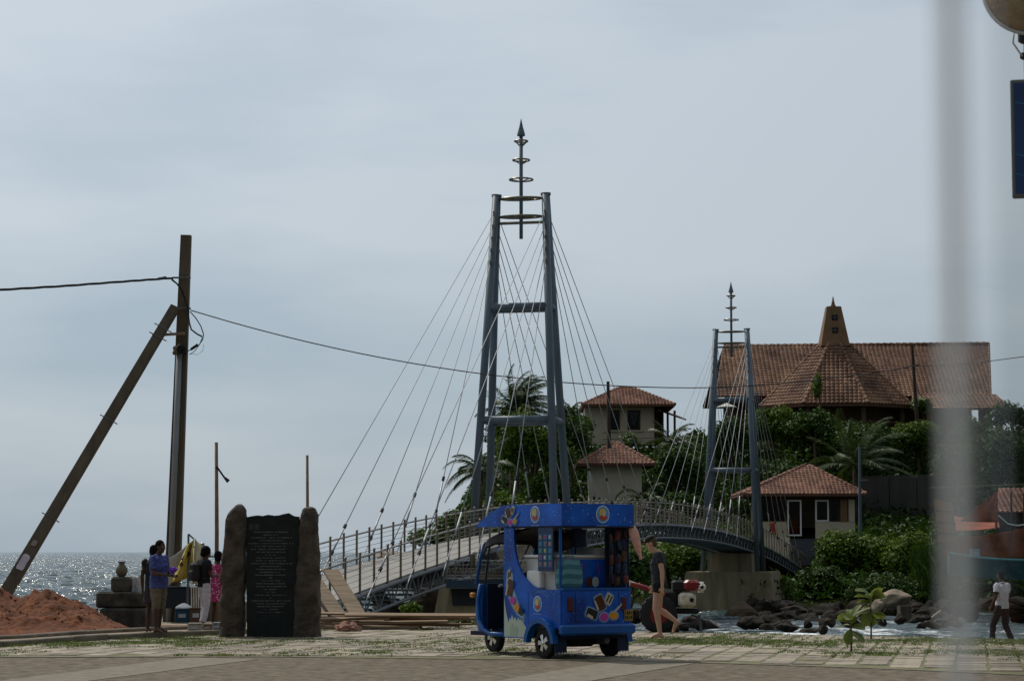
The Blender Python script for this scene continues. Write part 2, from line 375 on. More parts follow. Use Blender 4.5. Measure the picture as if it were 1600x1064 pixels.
for i in range(-60, 80):
    for j in range(20, 110):
        c = cu * (i * SW + (.5 * SW if 0 else 0)) + cv * (j * SL + (.0 if i % 2 else .0))
        if inside((c.x, c.y), paved) and all(inside((c.x + du * cu.x * .2 + dv * cv.x * .3, c.y + du * cu.y * .2 + dv * cv.y * .3), paved) for du in (-1, 1) for dv in (-1, 1)):
            if rnd.random() < .03: continue
            slabs.append(c)
slabs.sort(key=lambda c: c.y)
vis = [c for c in slabs if abs(c.x / c.y) < .228]
shp = []
for k in range(5):
    b = MB(); g = .008 + .006 * k
    b.hexa([(-SW / 2 + g, -SL / 2 + g, 0), (SW / 2 - g, -SL / 2 + g * .8, 0), (SW / 2 - g * .7, SL / 2 - g, 0), (-SW / 2 + g, SL / 2 - g, 0), (-SW / 2 + g + .012, -SL / 2 + g + .012, .014), (SW / 2 - g - .012, -SL / 2 + g + .01, .014), (SW / 2 - g - .01, SL / 2 - g - .012, .014), (-SW / 2 + g + .01, SL / 2 - g - .01, .014)])
    shp.append(b)
big = MB(); protos = []
for n, c in enumerate(vis):
    k = rnd.randrange(5); rz = PAV_A + rnd.uniform(-.025, .025); z = .006 + rnd.uniform(-.003, .006)
    tilt = (rnd.uniform(-.012, .012), rnd.uniform(-.012, .012), rz)
    if n < 300:
        if len(protos) < 5:
            o = shp[len(protos)].build('paving_slab', M['slab'], pav); protos.append(o); o.location = (c.x, c.y, z); o.rotation_euler = tilt
        else: inst(protos[k], 'paving_slab', pav, (c.x, c.y, z), tilt)
    else:
        Mx = Matrix.Rotation(rz, 3, 'Z'); big.add([Mx @ Vector(p) + Vector((c.x, c.y, z)) for p in shp[k].v], shp[k].f)
o = big.build('far_paving_slabs', mat('paving_stone_far', (.225, .185, .135), .85, var=.28, scale=5, bump=.6, island=.3, c2=(.28, .235, .175)), pav, kind='stuff')
# grass in the joints: patchy tufts
gv = []
gr = np.random.RandomState(3)
def grass_at(x, y, h, n):
    for _ in range(n):
        a = gr.uniform(0, 6.28); px_, py_ = x + gr.normal(0, .05), y + gr.normal(0, .06); hh = .018 + h * gr.uniform(.4, 1.2); w = .007 + .008 * gr.rand()
        lx, ly = gr.normal(0, .03), gr.normal(0, .03); ca, sa = math.cos(a) * w, math.sin(a) * w
        gv.append([(px_ - ca, py_ - sa, .008), (px_ + ca, py_ + sa, .008), (px_ + lx, py_ + ly, .008 + hh)])
for k in range(30000):
    x = gr.uniform(-9.5, 10); y = gr.uniform(30, 47)
    if abs(x / y) > .235 or not inside((x, y), paved): continue
    px_ = 800 + F * x / y; py_ = 862 + 5400 / y
    n = mnoise.fractal(Vector((x * .5, y * .33, 2.2)), .9, 2, 4) * .5
    band = math.exp(-((py_ - (1003 if px_ > 900 else 1006 if px_ < 450 else 1003)) / 5.0) ** 2) * .55 + math.exp(-((py_ - 1021) / 4) ** 2) * (.42 if (350 < px_ < 640 or px_ > 1280) else 0)
    if 940 < px_ < 1300: band += .6 * math.exp(-((py_ - 1001 - (px_ - 940) * .016) / 3.5) ** 2)
    if px_ < 520: band += .25 * math.exp(-((py_ - 998) / 6) ** 2)
    # more grass in the joints than on the stones
    q = Vector((x, y, 0)); fu = abs((q.dot(cu) / SW) % 1 - .5); fv = abs((q.dot(cv) / SL) % 1 - .5)
    joint = .28 if (fu > .44 or fv > .45) else 0
    if n + band * .75 + joint > .36: grass_at(x, y, .024, 10)
fast('joint_grass', np.array(gv), M['grass'], kind='stuff', per=3)['label'] = 'short green grass growing between the paving slabs'

# raised walk on the left with its kerb stones
wk = [(p.x, p.y + .10) for p in kerb_line] + [(p.x, p.y) for p in walk_back[::-1]]
walk = MB().prism(wk, lambda u, v, t: Vector((u, v, t)), 0, .09).build('pavement', plain('walk_earth', (.24, .185, .13), .95, scale=3, var=.25), kind='structure')
def kerb_run(pts, h, w, root):
    pts = [Vector((p.x, p.y, 0)) for p in pts]
    for a, b in zip(pts, pts[1:]):
        L_ = (b - a).length; n = max(1, round(L_ / .9)); d = (b - a) / n; ang = math.atan2(d.y, d.x)
        for k in range(n):
            c = a + d * (k + .5); c.z = h / 2 + rnd.uniform(-.008, .004)
            MB().rbox(c, (d.length - .015, w, h), .015, rz=ang + rnd.uniform(-.012, .012)).build('kerb_stone', M['kerb'], root)
kerb_run(kerb_line, .105, .14, walk)
kerb_run([Vector((p.x, p.y + 1.35, 0)) for p in kerb_line[:-1]], .155, .12, walk)

# ------------------------------------------------------------------ red earth mound
mv, mf = [], []; NX, NY = 190, 130
for j in range(NY + 1):
    for i in range(NX + 1):
        x = lerp(-13.5, -6.55, i / NX); y = lerp(40.2, 47.2, j / NY)
        cx = [(-10.4, 43.6, 1.35, 1.6, .98), (-8.75, 43.6, 1.0, 1.3, .70), (-8.1, 42.4, .8, .9, .34), (-12.2, 43.4, 1.3, 1.4, .75), (-9.6, 42.3, 1.4, 1.0, .42), (-7.45, 42.5, .5, .8, .15)]
        h = 0
        for a, b_, sx_, sy_, hh in cx: h = max(h, hh * max(0, 1 - (((x - a) / sx_) ** 2 + ((y - b_) / sy_) ** 2) ** .5 * .62)) + .12 * hh * math.exp(-(((x - a) / sx_) ** 2 + ((y - b_) / sy_) ** 2))
        if h > .015: h += .09 * mnoise.fractal(Vector((x * 2.2, y * 2.2, .3)), .7, 2, 6) * min(1, h * 3) + .055 * mnoise.noise(Vector((x * 9, y * 9, 1))) * min(1, h * 4)
        mv.append((x, y, h + .02)); 
for j in range(NY):
    for i in range(NX):
        a = j * (NX + 1) + i; mf.append((a, a + 1, a + NX + 2, a + NX + 1))
mb = MB(); mb.v = mv; mb.f = mf
mound = thing('earth_mound', 'heap of red laterite earth beside the sea at the left', 'earth heap', (-9.6, 43.2, 0))
mb.build('heap', M['laterite'], mound, world=True, smooth=True, fix=False)
clod = MB()
for k in range(900):
    i = rnd.randrange(len(mv)); p = Vector(mv[i])
    if p.z < .06: continue
    r = rnd.uniform(.008, .026); clod.ell(p, (r * 1.2, r, r * .8), Matrix.Rotation(rnd.random() * 6, 3, 'Z'), 5, 4)
clod.build('clods', M['laterite'], mound, world=True, kind='stuff')

# ------------------------------------------------------------------ footbridge (arched, stayed from two pylons)
SL_ = .245; uu = Vector((SL_, 1, 0)).normalized(); vv = Vector((uu.y, -uu.x, 0))
def bz(Y): return 2.7 - .00114 * (Y - 98) ** 2
def bc(Y, off=0.0, dz=0.0): return Vector((.3 + SL_ * (Y - 75), Y, bz(Y) + dz)) + vv * off
HWID = 1.08
bridge = thing('footbridge', 'arched cable-stayed footbridge crossing the channel to the island', 'footbridge', bc(52))
Ys = np.arange(51.5, 146.1, 1.09); rings = []
for Y in Ys:
    rings.append([bc(Y, -HWID, 0), bc(Y, HWID, 0), bc(Y, HWID, -.10), bc(Y, -HWID, -.10)])
MB().loft(rings).build('deck', M['deck'], bridge, world=True)
for s in (-1, 1):
    MB().tube([bc(Y, s * (HWID + .03), .80) for Y in Ys], .026, 6).build('top_rail', M['inox'], bridge, world=True, smooth=True)
    for hz in (.14, .28, .42, .56, .68):
        MB().tube([bc(Y, s * (HWID + .03), hz) for Y in Ys], .0065, 4).build('rail_wire', M['inox'], bridge, world=True)
    MB().tube([bc(Y, s * HWID, -.62) for Y in Ys], .045, 6).build('bottom_chord', M['dsteel'], bridge, world=True)
    MB().tube([bc(Y, s * (HWID + .02), -.10) for Y in Ys], .06, 6).build('top_chord', M['dsteel'], bridge, world=True)
pm = MB().tube([(0, 0, -.16), (0, 0, .88)], .030, 7).ell((0, 0, .90), (.036, .036, .03), n=8, m=6)
pst = None
for Y in Ys:
    for s in (-1, 1):
        p = bc(Y, s * (HWID + .03))
        if pst is None: pst = pm.build('railing_post', M['inox'], bridge); pst.location = p - bridge.location
        else: inst(pst, 'railing_post', bridge, p - bridge.location)
for i in range(len(Ys) - 1):
    for s in (-1, 1):
        a, b = Ys[i], Ys[i + 1]; m_ = (a + b) / 2; t = MB()
        t.tube([bc(a, s * HWID, -.12), bc(m_, s * HWID, -.60)], .024, 5); t.tube([bc(m_, s * HWID, -.60), bc(b, s * HWID, -.12)], .024, 5)
        t.tube([bc(m_, s * HWID, -.12), bc(m_, s * HWID, -.60)], .018, 5)
        t.build('truss_panel', M['dsteel'], bridge, world=True)
for i in range(0, len(Ys), 1):
    Y = Ys[i]; MB().tube([bc(Y, -HWID, -.56), bc(Y, HWID, -.56)], .035, 5).build('cross_beam', M['dsteel'], bridge, world=True)
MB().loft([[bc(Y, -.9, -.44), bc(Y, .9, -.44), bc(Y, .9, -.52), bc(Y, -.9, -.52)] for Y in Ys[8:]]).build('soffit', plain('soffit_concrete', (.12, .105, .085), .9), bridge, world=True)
# end gate post on the landing at the plaza side
PYL_Z0, PYL_TOP = .5, 13.15
def leg_pt(cx, s, e, z):
    t = (PYL_TOP - z) / PYL_TOP
    return cx + vv * s * lerp(.83, 1.45, t) + uu * e * lerp(.06, 1.22, t) + Vector((0, 0, z))
def pylon(Yc, label):
    cx = bc(Yc); cx.z = 0
    root = thing('bridge_pylon', label, 'bridge pylon', (cx.x, cx.y, PYL_Z0), group='bridge pylons')
    for s in (-1, 1):
        for e_ in (-1, 1):
            MB().tube([leg_pt(cx, s, e_, PYL_Z0), leg_pt(cx, s, e_, PYL_TOP)], [.132, .126], 14).build('leg', M['steel'], root, world=True, smooth=True)
        MB().tube([leg_pt(cx, s, 0, PYL_TOP - .02), leg_pt(cx, s, 0, PYL_TOP + .06)], .17, 14).build('leg_cap', M['steel'], root, world=True)
    for z in (5.75, 9.45):
        for e_ in (-1, 1): MB().tube([leg_pt(cx, -1, e_, z), leg_pt(cx, 1, e_, z)], .125, 12).build('crossbar', M['steel'], root, world=True, smooth=True)
        for s in (-1, 1): MB().tube([leg_pt(cx, s, -1, z), leg_pt(cx, s, 1, z)], .105, 10).build('side_bar', M['steel'], root, world=True, smooth=True)
    MB().tube([leg_pt(cx, -1, 0, 12.25), leg_pt(cx, 1, 0, 12.25)], .05, 8).build('tie_bar', M['ring'], root, world=True)
    c0 = cx + Vector((0, 0, 0))
    MB().tube([c0 + Vector((0, 0, 11.72)), c0 + Vector((0, 0, 15.2))], .062, 10).build('mast', M['steel'], root, world=True, smooth=True)
    MB().lathe([(.02, 15.1), (.135, 15.14), (.13, 15.2), (.06, 15.45), (.004, 15.72)], c0, 12).build('spear_tip', M['steel'], root, world=True)
    EL = Matrix((vv, uu * .55, Vector((0, 0, 1)))).transposed()
    for z, r in ((13.05, .70), (12.45, .70)):
        k = MB().torus(c0 + Vector((0, 0, z)), r, .030, M=EL).build('wheel', M['ring'], root, world=True, smooth=True)
        for a in range(8):
            d = EL @ Vector((math.cos(a * math.pi / 4 + .2), math.sin(a * math.pi / 4 + .2), 0))
            MB().tube([c0 + Vector((0, 0, z)), c0 + d * r + Vector((0, 0, z))], .020, 5).build('spoke', M['ring'], k, world=True)
        MB().torus(c0 + Vector((0, 0, z)), r * .5, .020, M=EL).build('inner_rim', M['ring'], k, world=True, smooth=True)
    for s in (-1, 1):
        for z in (13.05, 12.45): MB().tube([c0 + vv * s * .66 + Vector((0, 0, z)), leg_pt(cx, s, 0, z)], .035, 6).build('bracket', M['ring'], root, world=True)
    for z, r, dz in ((13.68, .385, .07), (14.33, .275, .15), (14.98 - .02, .215, .21)):
        k = MB().torus(c0 + Vector((0, 0, z)), r, .030).build('ring', M['ring'], root, world=True, smooth=True)
        for a in range(6):
            d = Vector((math.cos(a * math.pi / 3 + .3), math.sin(a * math.pi / 3 + .3), 0))
            MB().tube([c0 + Vector((0, 0, z - dz)), c0 + d * r + Vector((0, 0, z))], .018, 5).build('strut', M['ring'], k, world=True)
    for s in (-1, 1):
        for e_ in (-1, 1):
            for z in (12.55, 12.1, 11.7, 11.3, 10.9):
                MB().box(leg_pt(cx, s, e_, z) + uu * e_ * .17, (.05, .12, .14)).build('cable_lug', M['inox'], root, world=True)
    return cx
cN = pylon(75, 'nearer tall steel pylon of the footbridge rising behind the blue tuk')
cF = pylon(121, 'farther smaller-looking steel pylon of the footbridge in front of the temple')
for Yc, cx in ((75, cN), (121, cF)):
    for s in (-1, 1):
        for e_ in (-1, 1):
            for k in range(5):
                Y = Yc + e_ * (20.2 - 3.35 * k); z = (12.55, 12.1, 11.7, 11.3, 10.9)[k]
                if Y > 144: continue
                a = leg_pt(cx, s, e_, z) + uu * e_ * .17; b = bc(Y, s * (HWID + .12), -.32)
                cb = MB().tube([a, b], .0135, 6).build('stay_cable', M['cable'], bridge, world=True, smooth=True)
                d = (a - b).normalized()
                MB().tube([b + d * 1.6, b + d * 2.75], .027, 8).build('turnbuckle', plain('galvanised', (.30, .31, .32), .5, metal=.5), cb, world=True, smooth=True)
                for q in (1.55, 2.78): MB().tube([b + d * q, b + d * (q + .13)], .046, 8).build('clamp', M['black'], cb, world=True)
                MB().tube([b, b + d * 1.55], .019, 6).build('end_rod', M['cable'], cb, world=True)
# piers
def pier(Yc, label):
    cx = bc(Yc); root = thing('bridge_pier', label, 'pier', (cx.x, cx.y, -3), math.atan2(vv.y, vv.x), 'bridge piers')
    MB().hexa([(-2.75, -2.4, 0), (2.75, -2.4, 0), (2.75, 2.4, 0), (-2.75, 2.4, 0), (-2.2, -1.9, 3.48), (2.2, -1.9, 3.48), (2.2, 1.9, 3.48), (-2.2, 1.9, 3.48)]).build('footing', M['pierc'], root)
    MB().box((0, 0, 3.95), (2.25, 2.2, .95), top=.96).build('plinth', M['pierc'], root)
    return root
pn = pier(75, 'nearer concrete bridge pier low under the near pylon, mostly behind tuk and platform')
pf = pier(121, 'trapezoid concrete bridge pier standing in rocks behind the red tractor')
# small railed viewing platform on its own concrete base, left of the tuk
Yv_ = 58.0; vp = lambda x, y, d=0: P(x, y, Yv_ + d)
vpt = thing('viewing_platform', 'small railed platform on a concrete base left of the blue tuk', 'platform', (vp(780, 0).x, Yv_ + 1, -3))
MB().hexa([vp(684, 1040), vp(880, 1040), vp(880, 1040, 3), vp(684, 1040, 3), vp(702, 919), vp(862, 919), vp(862, 919, 3), vp(702, 919, 3)]).build('base', M['pierc'], vpt, world=True)
MB().hexa([vp(707, 946, -.12), vp(860, 946, -.12), vp(860, 946, .4), vp(707, 946, .4), vp(705, 919, -.06), vp(860, 919, -.06), vp(860, 919, .4), vp(705, 919, .4)]).build('opening_shade', M['black'], vpt, world=True)  # solid black block paints the shade of an opening under the beam
MB().hexa([vp(697, 918.6, -.35), vp(866, 918.6, -.35), vp(866, 918.6, 3), vp(697, 918.6, 3), vp(697, 906, -.35), vp(866, 906, -.35), vp(866, 906, 3), vp(697, 906, 3)]).build('platform_beam', plain('blue_beam', (.022, .04, .06), .6), vpt, world=True)
for k in range(14): MB().tube([vp(699 + 12.6 * k, 906, -.3), vp(699 + 12.6 * k, 876, -.3)], .018, 6).build('platform_post', M['inox'], vpt, world=True)
for y, r in ((875.5, .022), (882, .010), (899, .012), (903, .016)): MB().tube([vp(697, y, -.3), vp(866, y, -.3)], r, 6).build('platform_rail', M['cable'] if y in (875.5, 903) else M['inox'], vpt, world=True)
for k in range(26): MB().torus(vp(702 + 6.3 * k, 890.5, -.3), .042, .008, 12, 4, Matrix.Rotation(math.pi / 2, 3, 'X')).build('scroll', M['ring'], vpt, world=True)

# ------------------------------------------------------------------ island hill
def hill(x, y):
    prof = [(104, -2.6), (112, -1.7), (124, -.8), (134, .6), (141, 1.9), (144, 2.35), (150, 2.6), (153, 5.0), (158, 7.0), (163, 9.2), (168, 10.3), (185, 10.6), (215, 8), (240, -3)]
    z = prof[-1][1]
    for (a, za), (b, zb) in zip(prof, prof[1:]):
        if a <= y <= b: z = lerp(za, zb, (y - a) / (b - a)); break
    if y < 104: z = -2.6
    left = smooth01(-9.5 , -1.5, x - (y - 150) * .06 ) 
    front = smooth01(0, 6, x - (4.5 + (130 - y) * .22)) if y < 136 else smooth01(0, 6, x - (3.2 - (y - 136) * 1.2))
    k = left * max(.0, front)
    if y > 144: z -= 2.3 * smooth01(16, 11, x) * smooth01(144, 151, y) * (1 - .55 * smooth01(168, 176, y))
    if 128 < y < 145.4: z -= 2.0 * smooth01(12.5, 14.5, x) * smooth01(21.5, 19.5, x) * smooth01(128, 133, y) * (1 - smooth01(144.2, 145.4, y))
    return -3 + (z + 3) * k + .35 * mnoise.noise(Vector((x * .3, y * .3, 0))) * k
hv, hf = [], []; n1, n2 = 90, 90
for j in range(n2 + 1):
    for i in range(n1 + 1):
        x = lerp(-22, 80, i / n1); y = lerp(104, 240, j / n2); hv.append((x, y, hill(x, y)))
for j in range(n2):
    for i in range(n1): a = j * (n1 + 1) + i; hf.append((a, a + 1, a + n1 + 2, a + n1 + 1))
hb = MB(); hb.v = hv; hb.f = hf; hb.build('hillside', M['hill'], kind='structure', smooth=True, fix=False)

# ------------------------------------------------------------------ tiled roofs
def tile_face(mb, A, B, C, D, w=.30, c=.34, hgt=.075):
    """A-B eave, D-C top; rows of arched tiles lapped like the real ones"""
    A, B, C, D = map(Vector, (A, B, C, D)); nrm = (B - A).cross(((D + C) / 2) - A).normalized()
    if nrm.z < 0: nrm = -nrm
    H = (((D + C) - (A + B)) / 2).length; nr = max(2, round(H / c)); W0 = (B - A).length; eu = (B - A).normalized()
    for r in range(nr):
        t0, t1 = r / nr, min(1, (r + 1.12) / nr)
        L0, R0, L1, R1 = A.lerp(D, t0), B.lerp(C, t0), A.lerp(D, t1), B.lerp(C, t1)
        off = 0
        k0 = math.floor((L0 - A).dot(eu) / w + .01); k1 = math.ceil((R0 - A).dot(eu) / w - .01)
        up = (((D + C) - (A + B)) / 2) / nr
        base = A + up * r - eu * (up.dot(eu) * r)
        for k in range(k0, k1):
            u0 = max(k * w, (L0 - A).dot(eu)); u1 = min((k + 1) * w, (R0 - A).dot(eu))
            if u1 - u0 < .03: continue
            v0 = max(u0, (L1 - A).dot(eu)); v1 = min(u1, (R1 - A).dot(eu))
            if v1 - v0 < .01: v0 = v1 = (v0 + v1) / 2
            upp = up - eu * up.dot(eu)
            pb = A + upp * r; pt = A + upp * (r + 1.12 if r < nr - 1 else r + 1)
            j = rnd.uniform(-.008, .012)
            q0 = pb + eu * u0 + nrm * (.03 + j); qa = pb + eu * lerp(u0, u1, .3) + nrm * (.03 + hgt + j); qb = pb + eu * lerp(u0, u1, .62) + nrm * (.03 + hgt * .75 + j); q1 = pb + eu * u1 + nrm * (.03 + j)
            s0 = pt + eu * v0 + nrm * .0; sa = pt + eu * lerp(v0, v1, .3) + nrm * hgt * .6; sb = pt + eu * lerp(v0, v1, .62) + nrm * hgt * .45; s1 = pt + eu * v1
            b0 = pb + eu * u0 - nrm * .02; b1 = pb + eu * u1 - nrm * .02
            mb.add([q0, qa, qb, q1, s0, sa, sb, s1, b0, b1], [(0, 1, 5, 4), (1, 2, 6, 5), (2, 3, 7, 6), (8, 9, 3, 2, 1, 0)])
def ridge(mb_root, A, B, mtl, r=.13, step=.42, name='ridge_tiles'):
    A, B = Vector(A), Vector(B); L_ = (B - A).length; n = max(2, round(L_ / step)); mb = MB(); d = (B - A) / n
    for k in range(n):
        a = A + d * k; b = A + d * (k + 1.08); mb.tube([a + Vector((0, 0, .02)), b + Vector((0, 0, -.01))], [r, r * .82], 8)
    return mb.build(name, mtl, mb_root, world=True, kind='stuff')
def hip_roof(root, cx, cy, ex, ey, z0, z1, rl, mtl, rz=0.0, w=.28, c=.30, ax=0.0):
    """hip roof: eave half sizes ex,ey; ridge half length rl along x; world coords"""
    Mr = Matrix.Rotation(rz, 3, 'Z'); T = lambda x, y, z: Mr @ Vector((x, y, 0)) + Vector((cx, cy, z))
    e = [T(-ex, -ey, z0), T(ex, -ey, z0), T(ex, ey, z0), T(-ex, ey, z0)]; a, b = T(-rl + ax, 0, z1), T(rl + ax, 0, z1)
    k = MB()
    vs = e + [a, b] + [p - Vector((0, 0, .14)) for p in e]
    k.add(vs, [(0, 1, 5, 4), (1, 2, 5), (2, 3, 4, 5), (3, 0, 4), (6, 9, 8, 7), (0, 6, 7, 1), (1, 7, 8, 2), (2, 8, 9, 3), (3, 9, 6, 0)])
    rf = k.build('roof', plain('roof_fascia', (.11, .05, .03), .8), root, world=True)
    t = MB(); tile_face(t, e[0], e[1], b, a, w, c); tile_face(t, e[1], e[2], b, b, w, c); tile_face(t, e[2], e[3], a, b, w, c); tile_face(t, e[3], e[0], a, a, w, c)
    t.build('roof_tiles', mtl, rf, world=True, kind='stuff')
    for p, q in ((e[0], a), (e[1], b), (e[2], b), (e[3], a)): ridge(rf, p, q, mtl)
    if rl > .3: ridge(rf, a, b, mtl)
    return rf
def wbox(root, name, x0, x1, y0, y1, z0, z1, m, parent=None):
    return MB().box(((x0 + x1) / 2, (y0 + y1) / 2, (z0 + z1) / 2), (x1 - x0, y1 - y0, z1 - z0)).build(name, m, parent or root, world=True)
def window(root, name, x0, x1, y, z0, z1, fm, t=.06, pane=True, gm=None):
    """framed opening on a wall facing -y at y; frame stands 4 cm proud"""
    f = MB()
    for a, b, c_, d in ((x0, x1, z0, z0 + t), (x0, x1, z1 - t, z1), (x0, x0 + t, z0 + t + .002, z1 - t - .002), (x1 - t, x1, z0 + t + .002, z1 - t - .002)): f.box(((a + b) / 2, y - .02, (c_ + d) / 2), (b - a, .12, d - c_))
    fr = f.build(name, fm, root, world=True)
    if pane: MB().box(((x0 + x1) / 2, y + .0, (z0 + z1) / 2), (x1 - x0 - 2 * t, .012, z1 - z0 - 2 * t)).build('pane', gm or M['glass'], fr, world=True)
    return fr
# --- gatehouse at the far end of the bridge
Yg = 145.5; s_ = Yg / F
gl, grt = P(1186, 0, Yg).x, P(1336, 0, Yg).x; zE, zB = P(0, 772, Yg).z, P(0, 842, Yg).z
gate = thing('gatehouse', 'cream gatehouse with glazed front and red tiled hip roof at the bridge end', 'building', ((gl + grt) / 2, Yg + 2.5, zB))
zt = P(0, 727, Yg + 2.6).z
hip_roof(gate, (P(1158, 0, Yg).x + P(1352, 0, Yg).x) / 2, Yg + 2.7, (P(1352, 0, Yg).x - P(1158, 0, Yg).x) / 2, 3.4, zE, zt, .15, M['tile'], w=.25, c=.24, ax=.6)
wbox(gate, 'back_wall', gl, grt, Yg + 4.8, Yg + 5.0, zB, zE - .16, M['cream'])
for a, b in ((gl, gl + .22), (grt - .22, grt)): wbox(gate, 'side_wall', a, b, Yg + .3, Yg + 4.79, zB, zE - .16, M['cream'])
zs = P(0, 815, Yg).z
pxs = lambda p: P(p, 0, Yg).x
wbox(gate, 'front_sill_wall', gl, pxs(1229), Yg, Yg + .2, zB - .3, zs, M['cream']); wbox(gate, 'front_sill_wall', pxs(1274), grt, Yg, Yg + .2, zB - .3, zs, M['cream'])
wbox(gate, 'lintel', gl, grt, Yg, Yg + .2, zE - .32, zE - .16, M['dark'])
wbox(gate, 'corner_column', pxs(1313), pxs(1324), Yg - .03, Yg + .25, zs, zE - .33, M['ochre'])
wbox(gate, 'corner_column', pxs(1326), grt - .02, Yg - .03, Yg + .25, zs, zE - .33, M['cream'])
window(gate, 'glazed_front', gl + .1, pxs(1228), Yg + .1, zs + .02, zE - .34, M['dark'], .06)
window(gate, 'door_frame', pxs(1230), pxs(1252), Yg - .02, P(0, 837, Yg).z, zE - .36, M['white'], .09)
window(gate, 'door_frame', pxs(1274), pxs(1295), Yg + .06, zs + .02, zE - .36, M['white'], .09)
window(gate, 'glazed_front', pxs(1296), pxs(1312), Yg + .1, zs + .02, zE - .34, M['dark'], .05)
wbox(gate, 'floor', gl, grt, Yg + .0, Yg + 5, zB - 1.2, zB + .02, plain('dark_step', (.07, .075, .085), .8))
for k in range(7): wbox(gate, 'step', pxs(1226), pxs(1290), Yg - .3 * (k + 1), Yg - .3 * k - .004, zB - .16 * (k + 1) - .5, zB - .16 * (k + 1) + .02, plain('dark_step', (.07, .075, .085), .8))
o = wbox(None, 'landing_wall', pxs(1192) - .5, pxs(1226), Yg - 2.6, Yg - 2.4, .3, zB + .1, M['cream']); tag(o, 'low cream wall beside the gatehouse steps with a red cloth on it', 'wall')
# --- small square house
Yb = 155
hb_ = thing('small_house', 'windowless cream house with pyramid tiled roof below the larger house', 'building', (P(962, 0, Yb).x, Yb + 2, 3.2))
hip_roof(hb_, P(962, 0, Yb).x, Yb + 2.2, (P(1023, 0, Yb).x - P(901, 0, Yb).x) / 2, 2.9, P(0, 725, Yb).z, P(0, 691, Yb + 2).z, .12, M['tile'], rz=.0, w=.25, c=.25, ax=.1)
wbox(hb_, 'wall', P(921, 0, Yb).x, P(1003, 0, Yb).x, Yb, Yb + 4.4, 3.0, P(0, 728, Yb).z, plain('grey_cream_plaster', (.52, .46, .36), .85, scale=1.2, detail=8))
# --- larger house on the hill
Ya = 171
ha = thing('veranda_house', 'cream house with curtained windows, tiled roof and side veranda on the hill', 'building', (P(985, 0, Ya).x, Ya + 3, 9.8))
hx0, hx1 = P(908, 0, Ya).x, P(1040, 0, Ya).x; hz0, hz1 = 9.4, P(0, 634, Ya).z
hip_roof(ha, P(982, 0, Ya).x, Ya + 3, (P(1070, 0, Ya).x - P(908, 0, Ya).x) / 2 - .4, 3.9, P(0, 633, Ya).z, P(0, 606, Ya + 3).z, .5, M['tile'], w=.25, c=.25)
wx = lambda p: P(p, 0, Ya).x; wz = lambda p: P(0, p, Ya).z
for a, b in ((hx0 + .3, wx(951)), (wx(969), wx(981)), (wx(1001), wx(1022))): wbox(ha, 'wall', a, b, Ya, Ya + .25, hz0, hz1 - .1, M['cream'])
for a, b in ((951, 969), (981, 1001)):
    wbox(ha, 'wall', wx(a) + .001, wx(b) - .001, Ya, Ya + .25, hz0, wz(672), M['cream'])
    wbox(ha, 'wall', wx(a) + .001, wx(b) - .001, Ya, Ya + .25, wz(642), hz1 - .1, M['cream'])
    f = window(ha, 'window', wx(a), wx(b), Ya + .02, wz(672), wz(641), M['dark'], .07)
    wbox(ha, 'sill', wx(a) - .1, wx(b) + .1, Ya - .12, Ya - .002, wz(674), wz(672), M['cream'], f)
    if a == 981:
        zc = wz(643); MB().add([(wx(984), Ya + .2, zc), (wx(999), Ya + .2, zc), (wx(992), Ya + .22, wz(665)), (wx(991), Ya + .25, wz(665))], [(0, 1, 2, 3)]).build('curtain', plain('grey_curtain', (.4, .4, .38), .9), f, world=True)
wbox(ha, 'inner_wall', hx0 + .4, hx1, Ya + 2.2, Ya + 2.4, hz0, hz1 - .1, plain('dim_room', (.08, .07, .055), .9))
wbox(ha, 'side_wall', hx0 + .3, hx0 + .5, Ya + .251, Ya + 6, hz0, hz1 - .1, M['cream']); wbox(ha, 'side_wall', wx(1022), wx(1024), Ya + .2, Ya + 6, hz0, hz1 - .1, M['cream'])
for p in (1027, 1036, 1044, 1055): wbox(ha, 'veranda_post', wx(p), wx(p + 3.4), Ya + 1, Ya + 1.2, hz0 + .5, wz(640), plain('veranda_timber', (.15, .085, .045), .7))
t = MB(); A_, B_, C_, D_ = (wx(1026), Ya - .8, wz(640)), (wx(1074), Ya + .6, wz(656)), (wx(1069), Ya + 6, wz(644)), (wx(1024), Ya + 5, wz(632))
MB().add([A_, B_, C_, D_], [(0, 1, 2, 3)]).build('veranda_roof', M['dark'], ha, world=True)
tile_face(t, B_, C_, D_, A_, .25, .25); t.build('veranda_tiles', M['tile'], ha, world=True, kind='stuff')
for z in (678, 688): MB().tube([(wx(940), Ya - 1.6, wz(z)), (wx(1045), Ya - 1.6, wz(z - 3))], .03, 5).build('terrace_rail', M['conc'], ha, world=True)
# small white box building by its left corner
o = thing('water_tank_hut', 'small pale hut left of the hill house behind the shrubs', 'hut', (wx(902), Ya + 1, 10))
wbox(o, 'wall', wx(896), wx(909), Ya + .5, Ya + 2, 9.5, wz(648), plain('pale_hut', (.55, .55, .52), .8)); wbox(o, 'roof', wx(895), wx(910), Ya + .3, Ya + 2.2, wz(648) + .003, wz(646.5), M['conc'])

